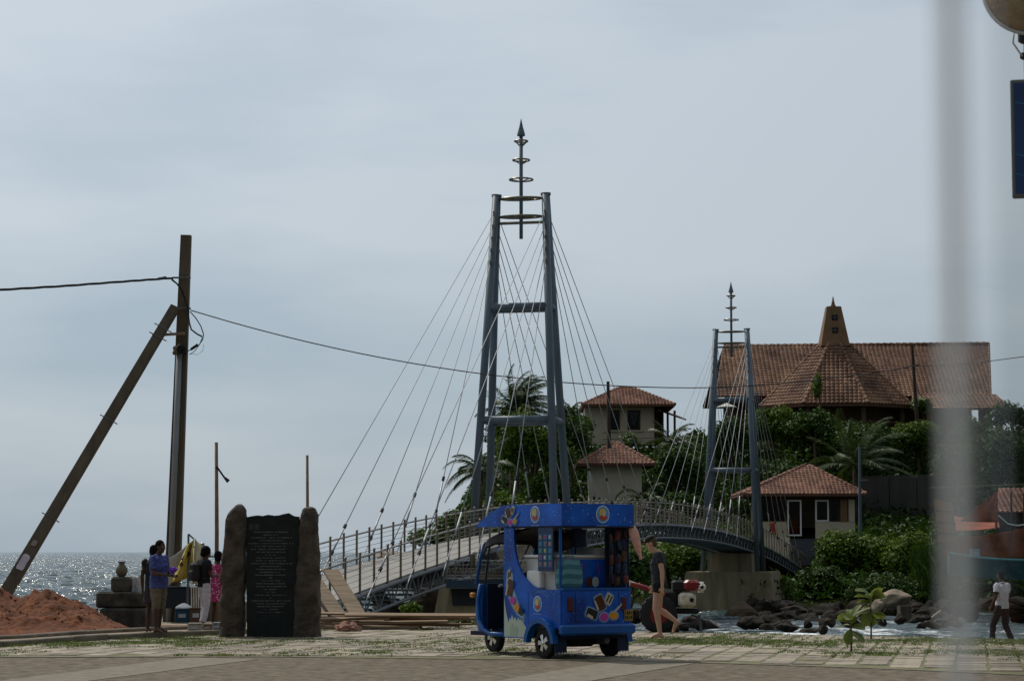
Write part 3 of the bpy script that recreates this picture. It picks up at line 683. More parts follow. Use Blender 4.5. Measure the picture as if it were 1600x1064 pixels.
# --- temple: long gabled hall with an octagonal pavilion in front
Yt, Yf = 173, 167
tem = thing('temple', 'long temple hall under a weathered red tiled roof with octagonal front', 'temple', (P(1330, 0, 170).x, 170, 10.2))
A_, B_, C_, D_ = P(1119, 619, Yf), P(1548, 620, Yf), P(1545, 537, Yt), P(1131, 541, Yt)
k = MB().add([A_, B_, C_, D_, A_ + Vector((0, 12, 0)), B_ + Vector((0, 12, 0))], [(0, 1, 2, 3), (3, 2, 5, 4)]); k.add([p - Vector((0, 0, .16)) for p in (A_, B_, C_, D_, A_ + Vector((0, 12, 0)), B_ + Vector((0, 12, 0)))], [(3, 2, 1, 0), (4, 5, 2, 3)])
rf = k.build('hall_roof', plain('hall_roof_boards', (.10, .045, .028), .85), tem, world=True)
t = MB(); tile_face(t, A_, B_, C_, D_, .31, .33, .10); tile_face(t, B_ + Vector((0, 12, 0)), A_ + Vector((0, 12, 0)), D_, C_, .6, .6, .07); t.build('roof_tiles', M['tileold'], rf, world=True, kind='stuff')
ridge(rf, D_, C_, M['tileold'], .15, .5); ridge(rf, B_, C_, M['tileold'], .09, .4, 'verge_tiles'); ridge(rf, A_, D_, M['tileold'], .09, .4, 'verge_tiles')
# gable infill and hall walls
tx = lambda p: P(p, 0, Yf).x
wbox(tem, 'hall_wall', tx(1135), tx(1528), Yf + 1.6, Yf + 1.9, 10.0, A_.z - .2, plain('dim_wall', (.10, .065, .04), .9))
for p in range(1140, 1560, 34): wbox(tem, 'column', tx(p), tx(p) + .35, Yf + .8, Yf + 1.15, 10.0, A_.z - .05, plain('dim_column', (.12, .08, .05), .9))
wbox(tem, 'hall_beam', tx(1122), tx(1546), Yf + .3, Yf + .6, A_.z - .45, A_.z - .17, M['dark'])
MB().add([C_ + Vector((-.15, 0, -.2)), B_ + Vector((-.15, .3, -.1)), B_ + Vector((-.15, 11.7, -.1))], [(0, 1, 2)]).build('gable_wall', M['ochre'], tem, world=True, fix=False)
# lean-to on the right
a, b, c, d = P(1425, 638, 164.2), P(1580, 638, 164.2), P(1556, 616, 167.2), P(1425, 616, 167.2)
k = MB().add([a, b, c, d] + [p - Vector((0, 0, .12)) for p in (a, b, c, d)], [(0, 1, 2, 3), (7, 6, 5, 4), (0, 4, 5, 1), (1, 5, 6, 2)]).build('lean_to_roof', plain('hall_roof_boards', (0, 0, 0)), tem, world=True)
t = MB(); tile_face(t, a, b, c, d, .31, .33, .06); t.build('roof_tiles', M['tileold'], k, world=True, kind='stuff')
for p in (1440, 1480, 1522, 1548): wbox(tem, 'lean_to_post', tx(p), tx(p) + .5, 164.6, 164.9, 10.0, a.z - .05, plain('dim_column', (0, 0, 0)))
# octagonal pavilion
oc = Vector((P(1307, 0, 164.3).x, 164.3, 0)); zo, zp = 11.72, 16.25; rr0, rr1 = 5.75, 1.05
ang = [R(-90 + 15 + 45 * q) for q in range(8)]
lo = [oc + Vector((rr0 * math.cos(a_), rr0 * math.sin(a_), zo)) for a_ in ang]; hi = [oc + Vector((rr1 * math.cos(a_), rr1 * math.sin(a_), zp)) for a_ in ang]
k = MB().add(lo + hi + [p - Vector((0, 0, .2)) for p in lo], [(q, (q + 1) % 8, 8 + (q + 1) % 8, 8 + q) for q in range(8)] + [tuple(range(8, 16))] + [(q, 16 + q, 16 + (q + 1) % 8, (q + 1) % 8) for q in range(8)] + [tuple(range(23, 15, -1))])
orf = k.build('pavilion_roof', plain('hall_roof_boards', (0, 0, 0)), tem, world=True)
t = MB()
for q in range(8): tile_face(t, lo[q], lo[(q + 1) % 8], hi[(q + 1) % 8], hi[q], .31, .33, .11)
t.build('roof_tiles', M['tileold'], orf, world=True, kind='stuff')
for q in range(8): ridge(orf, lo[q], hi[q], M['tileold'], .16, .45)
for q in range(8):
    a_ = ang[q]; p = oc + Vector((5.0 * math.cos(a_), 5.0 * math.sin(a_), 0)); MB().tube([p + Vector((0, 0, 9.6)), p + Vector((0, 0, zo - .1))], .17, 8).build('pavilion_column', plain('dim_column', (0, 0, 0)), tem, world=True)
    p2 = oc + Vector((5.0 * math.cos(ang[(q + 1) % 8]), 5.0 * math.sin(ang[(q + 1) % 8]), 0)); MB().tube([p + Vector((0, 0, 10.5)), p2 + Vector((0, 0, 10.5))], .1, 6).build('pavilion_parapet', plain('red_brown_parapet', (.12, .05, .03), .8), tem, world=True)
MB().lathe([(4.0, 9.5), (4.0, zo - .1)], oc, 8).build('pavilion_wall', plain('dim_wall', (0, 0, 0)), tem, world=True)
# roof tower with two pierced windows and a finial
sp = MB(); cx = oc + Vector((-.05, 0, 0)); z0, z1 = 16.1, P(0, 479, 164).z
tw = MB().hexa([cx + Vector((sx_ * 1.03, sy_ * 1.03, z0)) for sx_, sy_ in ((-1, -1), (1, -1), (1, 1), (-1, 1))] + [cx + Vector((sx_ * .50, sy_ * .50, z1)) for sx_, sy_ in ((-1, -1), (1, -1), (1, 1), (-1, 1))]).build('roof_tower', M['ochre'], tem, world=True)
for z in (P(0, 496, 163.5).z, P(0, 516, 163.5).z):
    h_ = lerp(1.03, .50, (z - z0) / (z1 - z0)); w_ = MB().box(cx + Vector((0, -h_ - .005, z)), (.42, .10, .42)).build('vent_window', M['black'], tw, world=True)
    for d_ in ((.42, .06), (.06, .42)): MB().box(cx + Vector((0, -h_ - .05, z)), (d_[0], .06 if d_[0] > .1 else .05, d_[1])).build('vent_bar', plain('grey_bar', (.09, .09, .1), .8), w_, world=True)
MB().lathe([(.20, z1), (.20, z1 + .1), (.13, z1 + .12), (.16, z1 + .2), (.10, z1 + .23), (.13, z1 + .32), (.08, z1 + .35), (.10, z1 + .43), (.05, z1 + .46), (.07, z1 + .54), (.01, z1 + .78)], cx, 10).build('finial', M['ochre'], tw, world=True)
# retaining wall in the slope right of the gatehouse
rw = thing('retaining_wall', 'tall grey retaining wall in the slope right of the gatehouse', 'wall', (P(1412, 0, 152).x, 152, 2.6))
for a, b in ((1345, 1388), (1389, 1431), (1432, 1478)): wbox(rw, 'wall_panel', P(a, 0, 152).x, P(b, 0, 152).x, 151.6, 152.4, 2.0, P(0, 742 + rnd.uniform(-2, 2), 152).z, plain('stained_wall', (.085, .08, .072), .95, var=.4, scale=.7, detail=8, stretch=(1, 1, .4)))
# ------------------------------------------------------------------ vegetation
rs = np.random.RandomState(11)
def unit(n):
    v = rs.normal(size=(n, 3)); return v / np.linalg.norm(v, axis=1, keepdims=True)
def leaves(cen, out, size, aspect=.5):
    n = len(cen)
    nr = out * .6 + np.array([0, 0, .55]) + rs.normal(0, .55, (n, 3)); nr /= np.linalg.norm(nr, axis=1, keepdims=True)
    a = np.cross(nr, unit(n)); a /= np.linalg.norm(a, axis=1, keepdims=True) + 1e-9; b = np.cross(nr, a)
    s = (size * rs.uniform(.6, 1.35, n))[:, None]
    return np.stack([cen - a * s * .5, cen + b * s * aspect * .5 + nr * s * .06, cen + a * s * .5, cen - b * s * aspect * .5 + nr * s * .06], axis=1)
def crown_pts(c, r, n, clumps=18, seed=0, flat=.25):
    """leaf centres on clumps scattered over an ellipsoid, uneven outline"""
    c = np.array(c, float); r = np.array(r, float); q = np.random.RandomState(seed)
    d = q.normal(size=(clumps, 3)); d /= np.linalg.norm(d, axis=1, keepdims=True); d[:, 2] = np.abs(d[:, 2]) * .95 - flat
    cc = c + d * r * q.uniform(.45, .85, (clumps, 1)); cr_ = np.outer(q.uniform(.26, .48, clumps), r * .5 + r.mean() * .5)
    k = q.choice(clumps, n, p=(cr_[:, 0] ** 2) / (cr_[:, 0] ** 2).sum()); u = unit(n)
    rad = 1 - .55 * q.rand(n) ** 2.2; wob = 1 + .22 * np.sin(u[:, 0] * 7 + k) * np.sin(u[:, 1] * 6 + k * 2) * np.sin(u[:, 2] * 8)
    return cc[k] + u * cr_[k] * (rad * wob)[:, None], u, cc
def tree(name, label, px, py, Y, hw, hh, m, n=5200, size=.24, ground=None, trunk=True, cat='tree', group=None, depth=None, clumps=18):
    c = P(px, py, Y); sc = Y / F; r = (hw * sc, depth or max(1.2, hw * sc * .8), hh * sc)
    zg = hill(c.x, Y) if ground is None else ground
    root = thing(name, label, cat, (c.x, Y, zg - .1), group=group)
    pts, u, cc = crown_pts(c, r, n, clumps, int(px * 7 + py)); L_ = np.array(root.location)
    fast('crown' if trunk else 'foliage', leaves(pts - L_, u, size), m, root)
    t = MB(); base = Vector((0, 0, 0)); mid = Vector((c.x - L_[0] + .1, 0, max(.3, (c.z - r[2] * .5) - L_[2]))); rt = max(.05, r[0] * .045)
    t.tube([base, mid * .5 + Vector((.12, 0, 0)), mid], [rt * 1.5, rt * 1.15, rt], 7)
    for q in cc[: 9 if trunk else 6]:
        e = Vector(q) - root.location; t.tube([mid, mid.lerp(e, .55) + Vector((0, 0, .1)), e], [rt * .7, rt * .45, rt * .15], 5)
    t.build('trunk' if trunk else 'stems', M['bark'], root, smooth=True)
    return root
def frond(L_, az, el, droop, wind, seed, leaf=.6, nl=44):
    q = np.random.RandomState(seed); pts = []; p = np.zeros(3); d = np.array([math.cos(az) * math.cos(el), math.sin(az) * math.cos(el), math.sin(el)])
    N_ = 14
    for i in range(N_ + 1):
        pts.append(p.copy()); p = p + d * L_ / N_; d = d + np.array([wind[0], wind[1], -droop]) / N_ * (1 + i * .12); d /= np.linalg.norm(d)
    pts = np.array(pts); out = []
    for k in range(nl):
        t = .10 + .9 * k / nl; i = min(N_ - 1, int(t * N_)); f = t * N_ - i; c = pts[i] * (1 - f) + pts[i + 1] * f; dd = pts[i + 1] - pts[i]; dd /= np.linalg.norm(dd)
        sd_ = np.cross(dd, [0, 0, 1]); sd_ /= np.linalg.norm(sd_) + 1e-6
        ln = leaf * (math.sin(math.pi * min(1, .18 + t * .82)) * .8 + .25)
        for s in (-1, 1):
            v = sd_ * s * q.uniform(.6, 1) + dd * .75 + np.array([wind[0] * .5, wind[1] * .5, -.35 - .35 * q.rand()]); v /= np.linalg.norm(v)
            w = np.cross(v, dd); w /= np.linalg.norm(w) + 1e-6; w = dd * .028 + w * .012
            out.append([c - w, c + w, c + v * ln * .7 + w * .5 + np.array([0, 0, -.02]), c + v * ln])
    return pts, out
def palm(label, px, py, Y, L_=3.0, n=17, wind=(.5, 0), droop=1.2, lean=0.0, m=None, leaf=.6, ground=None, el0=.1, el1=1.2):
    c = P(px, py, Y); zg = (hill(c.x, Y) if ground is None else ground) - .1
    root = thing('coconut_palm', label, 'palm tree', (c.x - lean, Y, zg)); top = Vector((lean, 0, c.z - zg))
    MB().tube([Vector((0, 0, 0)), top * .5 + Vector((lean * .25, 0, 0)), top], [.19, .14, .11], 9).build('trunk', M['bark'], root, smooth=True)
    lf = []
    for k in range(n):
        az = k * 2.399 + .3; el = lerp(el1, el0 - .5, (k + .5) / n)
        pts, o_ = frond(L_ * rs.uniform(.8, 1.1), az, el, droop * rs.uniform(.8, 1.2), wind, k + int(px), leaf)
        f = fast('frond', np.array(o_) + np.array(top), m or M['frond'], root)
        MB().tube([Vector(p) + top for p in pts[::2]], [.03 - .0036 * i for i in range(len(pts[::2]))], 5).build('midrib', M['frond'], f)
    return root
LG, LD, LY = M['leaf'], M['leafd'], M['leafy']
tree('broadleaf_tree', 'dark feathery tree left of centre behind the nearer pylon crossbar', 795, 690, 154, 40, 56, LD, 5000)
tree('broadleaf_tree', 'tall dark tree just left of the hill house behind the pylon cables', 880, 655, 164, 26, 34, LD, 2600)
# left end of the island
tree('broadleaf_tree', 'bright green spreading tree between the legs of the nearer pylon', 830, 712, 148, 66, 78, LG, 9500)
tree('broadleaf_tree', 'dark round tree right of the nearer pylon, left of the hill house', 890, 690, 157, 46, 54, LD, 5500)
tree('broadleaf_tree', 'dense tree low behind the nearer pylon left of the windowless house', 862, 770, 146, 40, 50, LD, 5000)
tree('shoreline_bush', 'rounded light green bush beyond the left part of the bridge railing', 722, 822, 140, 46, 30, LG, 3600, trunk=False, cat='bush', ground=-1)
tree('shoreline_bush', 'low leftmost bush on the island shore beyond the bridge deck', 668, 842, 144, 34, 18, LG, 2200, trunk=False, cat='bush', ground=-1)
tree('shoreline_bush', 'mid green bush behind the bridge deck under the lower left palm', 790, 800, 143, 44, 40, LG, 3600, trunk=False, cat='bush', ground=-.5)
tree('broadleaf_tree', 'leafy tree hanging under the bridge behind the walking man', 1040, 878, 127, 78, 42, LG, 6500, ground=-1.2)
tree('broadleaf_tree', 'dark shrubby tree under the bridge between tuk and walking man', 985, 895, 124, 38, 46, LD, 3800, ground=-1.4)
tree('hill_shrub', 'dark shrub at the left corner of the hill house', 905, 668, 168, 30, 20, LG, 2200, trunk=False, cat='shrub')
tree('hill_shrub', 'pale green clump of leaves just below the hill house terrace', 985, 690, 167, 18, 14, LY, 1200, trunk=False, cat='shrub')
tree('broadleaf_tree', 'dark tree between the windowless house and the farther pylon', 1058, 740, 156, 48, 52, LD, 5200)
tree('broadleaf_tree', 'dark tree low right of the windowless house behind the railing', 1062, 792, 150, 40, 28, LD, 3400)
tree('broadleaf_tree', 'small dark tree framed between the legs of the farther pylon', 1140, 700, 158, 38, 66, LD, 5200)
tree('broadleaf_tree', 'tree crown just right of the farther pylon under the temple roof', 1205, 668, 158, 44, 46, LG, 5200)
tree('climbing_creeper', 'narrow column of green creeper standing in front of the octagonal roof', 1278, 612, 157.5, 7, 36, LG, 1500, .16, trunk=False, cat='creeper', depth=.5)
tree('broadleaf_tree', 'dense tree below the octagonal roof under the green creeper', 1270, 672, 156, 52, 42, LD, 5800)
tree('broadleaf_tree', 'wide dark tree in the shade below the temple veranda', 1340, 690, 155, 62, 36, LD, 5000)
tree('broadleaf_tree', 'glossy tree at the right below the temple beside the dark utility pole', 1432, 692, 156, 52, 44, LG, 6200)
tree('hill_shrub', 'yellow green shrub at the foot of the dark pole by the temple', 1440, 636, 161, 22, 18, LY, 1500, trunk=False, cat='shrub')
tree('broadleaf_tree', 'dark foliage behind the gatehouse roof on its left', 1215, 745, 153, 50, 46, LD, 4600)
tree('broadleaf_tree', 'large tree at the right edge above the orange tarpaulin', 1560, 720, 138, 62, 76, LD, 7000)
tree('broadleaf_tree', 'dark tree under the right end of the temple lean-to roof', 1520, 680, 155, 40, 34, LD, 4200)
tree('broadleaf_tree', 'tree top at the right edge beside the temple lean-to', 1580, 652, 158, 36, 26, LD, 2600)
tree('broadleaf_tree', 'dark tree behind the blurred glass edge right of the retaining wall', 1492, 730, 150, 44, 50, LD, 4200)
tree('seaside_shrub', 'big bright rounded shrub in front of the gatehouse steps', 1325, 868, 126, 62, 50, LG, 9000, .22, trunk=False, cat='shrub', ground=-1.2, clumps=26)
tree('seaside_shrub', 'big rounded shrub right of the brighter one, before the retaining wall', 1412, 872, 124, 62, 46, LG, 8000, .22, trunk=False, cat='shrub', ground=-1.2, clumps=24)
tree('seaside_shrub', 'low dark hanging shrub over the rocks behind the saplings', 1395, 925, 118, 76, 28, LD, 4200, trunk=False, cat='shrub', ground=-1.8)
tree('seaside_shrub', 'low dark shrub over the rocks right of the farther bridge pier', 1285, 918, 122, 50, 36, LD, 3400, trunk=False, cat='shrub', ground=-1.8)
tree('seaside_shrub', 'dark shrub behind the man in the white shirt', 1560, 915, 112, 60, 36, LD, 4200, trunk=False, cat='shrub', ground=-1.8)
# grassy reeds hanging at the right of the big shrubs
gv = []
for k in range(2600):
    c = P(rs.uniform(1425, 1490), rs.uniform(850, 930), rs.uniform(117, 121)); d = np.array([rs.normal(0, .25), rs.normal(0, .2), -.6]); w = np.array([.018, 0, .004]); c = np.array(c); l = rs.uniform(.6, 1.3)
    gv.append([c - w, c + w, c + d * l * .5 + w * .6 + np.array([.05, 0, 0]), c + d * l])
tag(fast('hanging_reeds', np.array(gv), LD, kind='stuff'), 'long reed leaves hanging at the right of the big shrubs')
# undergrowth that covers the slope
q = []; 
while len(q) < 42000:
    x, y = rs.uniform(-10, 46), rs.uniform(112, 172); 
    if hill(x, y) < -1.2 or abs(x / y) > .26: continue
    if 143 < y < 152 and P(1180, 0, 145).x < x < P(1350, 0, 145).x: continue
    if 14 < x < 37 and y > 161: continue
    if 126 < y < 147 and 1188 < 800 + F * x / y < 1264: continue
    if 142 < y < 157 and P(912, 0, 152).x < x < P(1012, 0, 152).x: continue
    q.append((x, y, hill(x, y) + rs.uniform(0, 1.15) ** 1.3))
q = np.array(q); und = fast('hillside_undergrowth', leaves(q, unit(len(q)) * .3, .42), LD, kind='stuff'); und['label'] = 'dark leafy undergrowth covering the island slope'
# palms
palm('windblown coconut palm crown rising behind the crossbar of the nearer pylon', 808, 640, 153, 3.2, 40, (.7, 0), .6, 0, el0=.35, el1=1.5, leaf=.85)
palm('lower coconut palm whose fronds hang out left of the nearer pylon', 752, 738, 139, 2.9, 18, (-.2, 0), 1.1, .3, ground=-1.0, el0=.3, leaf=.75)
palm('dark coconut palm left of the farther pylon below the hill house', 1048, 690, 160, 2.6, 18, (.3, 0), .9, 0)
palm('coconut palm with pale arching fronds right of the gatehouse roof', 1335, 728, 149, 4.2, 20, (.4, 0), .8, 0, leaf=.85, el0=.6, el1=1.4)
palm('small palm with drooping fronds behind the bridge rail by the windowless house', 1005, 782, 147, 2.3, 14, (-.1, 0), 1.5, 0)
palm('tiny palm top left of the hill house against the sky', 893, 640, 176, 1.4, 10, (.2, 0), 1.0, 0, leaf=.4)

# ------------------------------------------------------------------ rocks
rocks = []
for k in range(5):
    bm = bmesh.new(); bmesh.ops.create_icosphere(bm, subdivisions=3, radius=1)
    for v in bm.verts:
        p = v.co.copy(); cut = [Vector((math.sin(i * 2.1 + k), math.cos(i * 1.7 + k * 2), math.sin(i * 3.3 + k * .7))).normalized() for i in range(7)]
        f = 1 + .25 * mnoise.noise(p * 1.3 + Vector((k * 5, 0, 0))) + .10 * mnoise.noise(p * 3.5 + Vector((k * 3, 1, 0)))
        p *= f
        for c in cut:
            d = p.dot(c) - .72
            if d > 0: p -= c * d * .85
        v.co = p * (1 + .03 * mnoise.noise(p * 9))
    me = bpy.data.meshes.new('rock'); bm.to_mesh(me); bm.free(); me.materials.append(M['rock']); rocks.append(me)
def rock(px, py, Y, w, h, label, group, m=None, z=None, name='boulder'):
    """w,h in photo pixels"""
    c = P(px, py, Y); s = Y / F; k = rnd.randrange(5); me = rocks[k]
    if m: me = me.copy(); me.materials.clear(); me.materials.append(m)
    o = bpy.data.objects.new(name, me); COL.objects.link(o); o.location = c
    o.scale = (w * s / 2, max(w, h) * s / 2 * .9, h * s / 2); o.rotation_euler = (rnd.uniform(-.2, .2), rnd.uniform(-.25, .25), rnd.uniform(0, 6.28) * (1 if abs(w - h) < .3 * w else 0) + rnd.uniform(-.3, .3))
    return tag(o, label, 'rock', group)
lb = 'dark wet boulder in the heap along the shore right of the bridge pier'
for k in range(34):
    px = rnd.uniform(1175, 1300); py = rnd.uniform(945, 985); rock(px, py, 96 + (985 - py) * .45, rnd.uniform(22, 52), rnd.uniform(16, 34), lb, 'boulders right of the bridge pier')
lb = 'broken brown rock in the heap behind the saplings under the big shrubs'
for k in range(36):
    px = rnd.uniform(1310, 1480); py = rnd.uniform(945, 972); rock(px, py, 98 + (985 - py) * .4, rnd.uniform(18, 44), rnd.uniform(14, 30), lb, 'rocks behind the saplings')
lb = 'dark rock on the shore behind the man in the white shirt'
for k in range(16): rock(rnd.uniform(1180, 1310), rnd.uniform(970, 988), rnd.uniform(78, 92), rnd.uniform(14, 34), rnd.uniform(8, 18), 'black wet rock at the water edge right of the bridge pier', 'wet rocks at the water edge')
lb2 = 'small dark rock in the shallows behind the saplings'
for k in range(14): rock(rnd.uniform(1310, 1500), rnd.uniform(966, 980), rnd.uniform(82, 94), rnd.uniform(14, 34), rnd.uniform(8, 18), lb2, 'rocks in the shallows')
lb2 = 'dark rock in the shallows behind the hand tractor'
for k in range(12): rock(rnd.uniform(985, 1180), rnd.uniform(962, 984), rnd.uniform(80, 98), rnd.uniform(18, 46), rnd.uniform(10, 24), lb2, 'rocks behind the tractor')
for k in range(9): rock(rnd.uniform(1490, 1610), rnd.uniform(940, 965), 100, rnd.uniform(24, 50), rnd.uniform(18, 34), lb, 'rocks by the right edge')
rock(1160, 965, 108, 58, 58, 'large rounded brown boulder against the foot of the bridge pier', None, plain('brown_boulder', (.085, .055, .032), .85, var=.3, scale=2, bump=.5))
rock(1098, 976, 92, 70, 18, 'flat pale rock on the shore behind the trailing foot of the walking man', None, plain('pale_rock', (.17, .15, .13), .85, var=.3, scale=2, bump=.5))
rock(1395, 935, 106, 60, 34, 'smooth slanting tan slab of rock above the taller sapling', None, plain('tan_rock', (.26, .20, .14), .85, var=.25, scale=2, bump=.4))
rock(1368, 948, 104, 30, 30, 'tan rock beside the crown of the shorter sapling', None, M['tan_rock'])
lb = 'black wet rock under the near end of the footbridge'
for a in ((625, 945, 74, 90, 46), (665, 938, 78, 110, 60), (705, 915, 82, 90, 70), (650, 900, 88, 80, 60), (690, 890, 92, 90, 44), (600, 935, 72, 50, 34), (715, 948, 76, 60, 40), (740, 905, 86, 60, 60)): rock(*a, lb, 'rocks under the near end of the bridge')
rock(618, 872, 150, 64, 22, 'low brown rock islet in the sea beyond the bridge deck', None, M['tan_rock'])
o = rock(625, 925, 70, 52, 30, 'white spray covered rock below the near bridge deck', None, plain('spray_white', (.7, .72, .73), .8))
# concrete rubble among the rocks on the right
o = MB().box(P(1413, 968, 99), (.5, .4, 1.2), .2).build('broken_post', M['stone']); tag(o, 'squat upright stone block among the rocks behind the saplings', 'stone block')
o = MB().box(P(1445, 975, 92), (1.7, .3, .16), rot=Matrix.Rotation(-.62, 3, 'Y')).build('drift_plank', M['conc']); tag(o, 'pale plank lying slanted on the shore rocks behind the saplings', 'plank')

# ------------------------------------------------------------------ utility poles and wires
Yp = 50.0; b0, t0 = P(267, 968, Yp), P(291, 368, Yp)
up = thing('utility_pole', 'tall tapering concrete utility pole at the left with a grey conduit', 'utility pole', (b0.x, Yp, -.1))
def tapered(mb, a, b, wa, da, wb, db):
    a, b = Vector(a), Vector(b); d = (b - a).normalized(); ex = Vector((1, 0, 0)) - d * d.x; ex.normalize(); ey = d.cross(ex)
    R_ = lambda c, w, dd: [c - ex * w / 2 - ey * dd / 2, c + ex * w / 2 - ey * dd / 2, c + ex * w / 2 + ey * dd / 2, c - ex * w / 2 + ey * dd / 2]
    return mb.hexa(R_(a, wa, da) + R_(b, wb, db))
b0z = Vector((b0.x, b0.y, -.2))
tapered(MB(), b0z, t0, .33, .28, .22, .19).build('shaft', M['pole'], up, world=True)
cA, cB = b0z.lerp(t0, .02) + Vector((-.03, -.17, 0)), b0z.lerp(t0, .715) + Vector((-.03, -.155, 0))
MB().tube([cA, cB], .065, 8).build('conduit', plain('conduit_grey', (.22, .23, .23), .6), up, world=True, smooth=True)
for py, l in ((434, .42), (482, .3)): MB().tube([P(282 - l * 30, py, Yp - .16), P(298, py, Yp - .16)], .022, 6).build('bolt', M['dsteel'], up, world=True)
MB().tube([P(238, 524, Yp - .2), P(289, 521, Yp - .2)], .035, 6).build('brace_arm', plain('rusty_arm', (.22, .18, .13), .7), up, world=True)
for dx in (-8, 0, 8): MB().lathe([(.03, -.1), (.06, -.08), (.06, -.03), (.035, 0), (.055, .03), (.05, .08), (.02, .1)], P(281 + dx * .9, 545 + abs(dx) * .3, Yp - .25), 8).build('insulator', M['conc'] if dx == -8 else M['black'], up, world=True, smooth=True)
def loop(pts, r, name='cable_loop'): MB().tube([P(x, y, Yp + d) for x, y, d in pts], r, 5).build(name, M['black'], up, world=True, smooth=True)
loop([(268, 437, -.2), (276, 443, -.2), (283, 452, -.22), (288, 465, -.2), (293, 480, -.2), (296, 505, -.2), (299, 515, -.2), (308, 522, -.2), (316, 526, -.2)], .018)
loop([(268, 435, -.25), (278, 444, -.25), (286, 456, -.25), (290, 470, -.2)], .009)
loop([(297, 487, -.1), (306, 497, -.1), (314, 510, -.1), (318, 522, -.1), (317, 530, -.1), (311, 539, -.1), (301, 546, -.15), (291, 549, -.2), (284, 546, -.25)], .012)
loop([(316, 527, -.1), (312, 538, -.1), (304, 549, -.1), (296, 554, -.1)], .008)
loop([(318, 538, -.1), (317, 548, -.1), (309, 554, -.1), (298, 553, -.1)], .004)
loop([(309, 538, -.1), (305, 541, -.1), (298, 546, -.1)], .03, 'splice')
loop([(247, 436, -.2), (260, 434, -.2)], .035, 'splice')
Yk = 47.5
st = thing('leaning_pole', 'leaning concrete strut pole with a torn poster propped against the utility pole', 'pole', (P(5, 0, Yk).x, Yk, -.1))
sa, sb = P(-8, 955, Yk), P(274, 480, Yp - .3)
tapered(MB(), sa, sb, .235, .2, .19, .16).build('shaft', M['pole'], st, world=True)
dS = (sb - sa).normalized(); eS = (Vector((1, 0, 0)) - dS * dS.x).normalized()
def on_strut(t, w, h, name, m, off=.0):
    c = sa.lerp(sb, t) + Vector((0, -.112 - off, 0)) ; n = 5; pts = []
    for k in range(12):
        a = k / 12 * 6.283; pts.append((w * math.copysign(abs(math.cos(a)) ** .5, math.cos(a)) * rnd.uniform(.82, 1.05), h * math.copysign(abs(math.sin(a)) ** .5, math.sin(a)) * rnd.uniform(.85, 1.05)))
    MB().prism(pts, lambda u, v, t_: c + eS * u + dS * v + Vector((0, -t_, 0)), 0, .004).build(name, m, st, world=True)
on_strut(.155, .095, .19, 'torn_poster', plain('poster_paper', (.5, .47, .52), .8, scale=8, var=.2)); on_strut(.215, .06, .07, 'poster_scrap', plain('poster_scrap_paper', (.25, .22, .18), .9), .0)
for t in (.30, .62, .90, .93): MB().tube([sa.lerp(sb, t) - eS * .2 + Vector((0, -.1, 0)), sa.lerp(sb, t) + eS * .22 + Vector((0, -.1, -.03))], .012, 5).build('step_bolt', M['dsteel'], st, world=True)
def wire(name, label, pts, r, Y0, Y1, twist=0):
    q = [P(x, y, lerp(Y0, Y1, t)) for x, y, t in pts]; out = []
    for a, b in zip(q, q[1:]):
        for k in range(6): out.append(a.lerp(b, k / 6))
    out.append(q[-1])
    if twist:
        mb = MB()
        for ph in (0, 2.1, 4.2):
            o2 = []
            N_ = len(out) * 5
            for i in range(N_):
                f = i / (N_ - 1) * (len(out) - 1); k = min(len(out) - 2, int(f)); p = out[k].lerp(out[k + 1], f - k)
                o2.append(p + Vector((0, math.cos(f * twist + ph), math.sin(f * twist + ph))) * r * 1.1)
            mb.tube(o2, r, 5)
        o = mb.build(name, M['black'], smooth=True)
    else: o = MB().tube(out, r, 5).build(name, M['black'], smooth=True)
    return tag(o, label, 'cable')
wire('overhead_cable', 'thick twisted bundle cable running left from the utility pole', [(-60, 455, 0), (0, 453, .2), (100, 447, .5), (200, 439.5, .8), (270, 434.5, 1)], .013, 44, 49.8, 1.0)
wp = [(298, 485, 0)] + [(x, 485 + 121 * (1 - ((1090 - x) / 792) ** 2) if x <= 1090 else 606 - 34 * ((x - 1090) / 342) ** 1.7, (x - 298) / 1134) for x in range(360, 1433, 40)] + [(1432, 571, 1)]
ow = []
# the long wire sags from the pole at the left to the dark pole by the temple
for x, y, t in wp: ow.append(P(x, y, 1 / lerp(1 / 49.8, 1 / 158.0, t)))
k = MB()
for a, b in zip(ow, ow[1:]): k.tube([a, b], [.013 * (a.y / 50) ** .8, .013 * (b.y / 50) ** .8], 5)
tag(k.build('overhead_wire', M['black'], smooth=True), 'long thin wire sagging from the left utility pole across to the temple pole', 'cable')
dp = thing('dark_utility_pole', 'thin dark utility pole standing in front of the temple roof at the right', 'utility pole', P(1435, 660, 158))
MB().tube([P(1435, 690, 158), P(1425, 538, 158)], [.14, .10], 8).build('shaft', M['dark'], dp, world=True); MB().tube([P(1420, 572, 157.9), P(1436, 571, 157.9)], .05, 6).build('crossarm', M['dark'], dp, world=True)
k = [P(1433, 572, 158), P(1480, 570, 156), P(1548, 564, 152), P(1640, 552, 146)]; tag(MB().tube(k, .028, 5).build('overhead_wire', M['black']), 'short wire leaving the temple pole towards the right edge', 'cable')
o = MB().tube([P(952, 700, 150), P(950, 596, 150)], [.13, .10], 8).build('post', M['dark']); tag(o, 'dark wooden post in front of the hill house windows', 'post'); o.name = 'dark_post'
lp = thing('street_lamp', 'grey lamp post with a short arm right of the gatehouse roof', 'street lamp', (P(1343, 0, 141).x, 141, .8))
MB().tube([Vector((lp.location.x, 141, .8)), P(1343, 697, 141)], [.12, .08], 8).build('post', M['steel'], lp, world=True); MB().tube([P(1343, 752, 140.9), P(1349, 750, 140.9)], .05, 6).build('arm', M['steel'], lp, world=True)
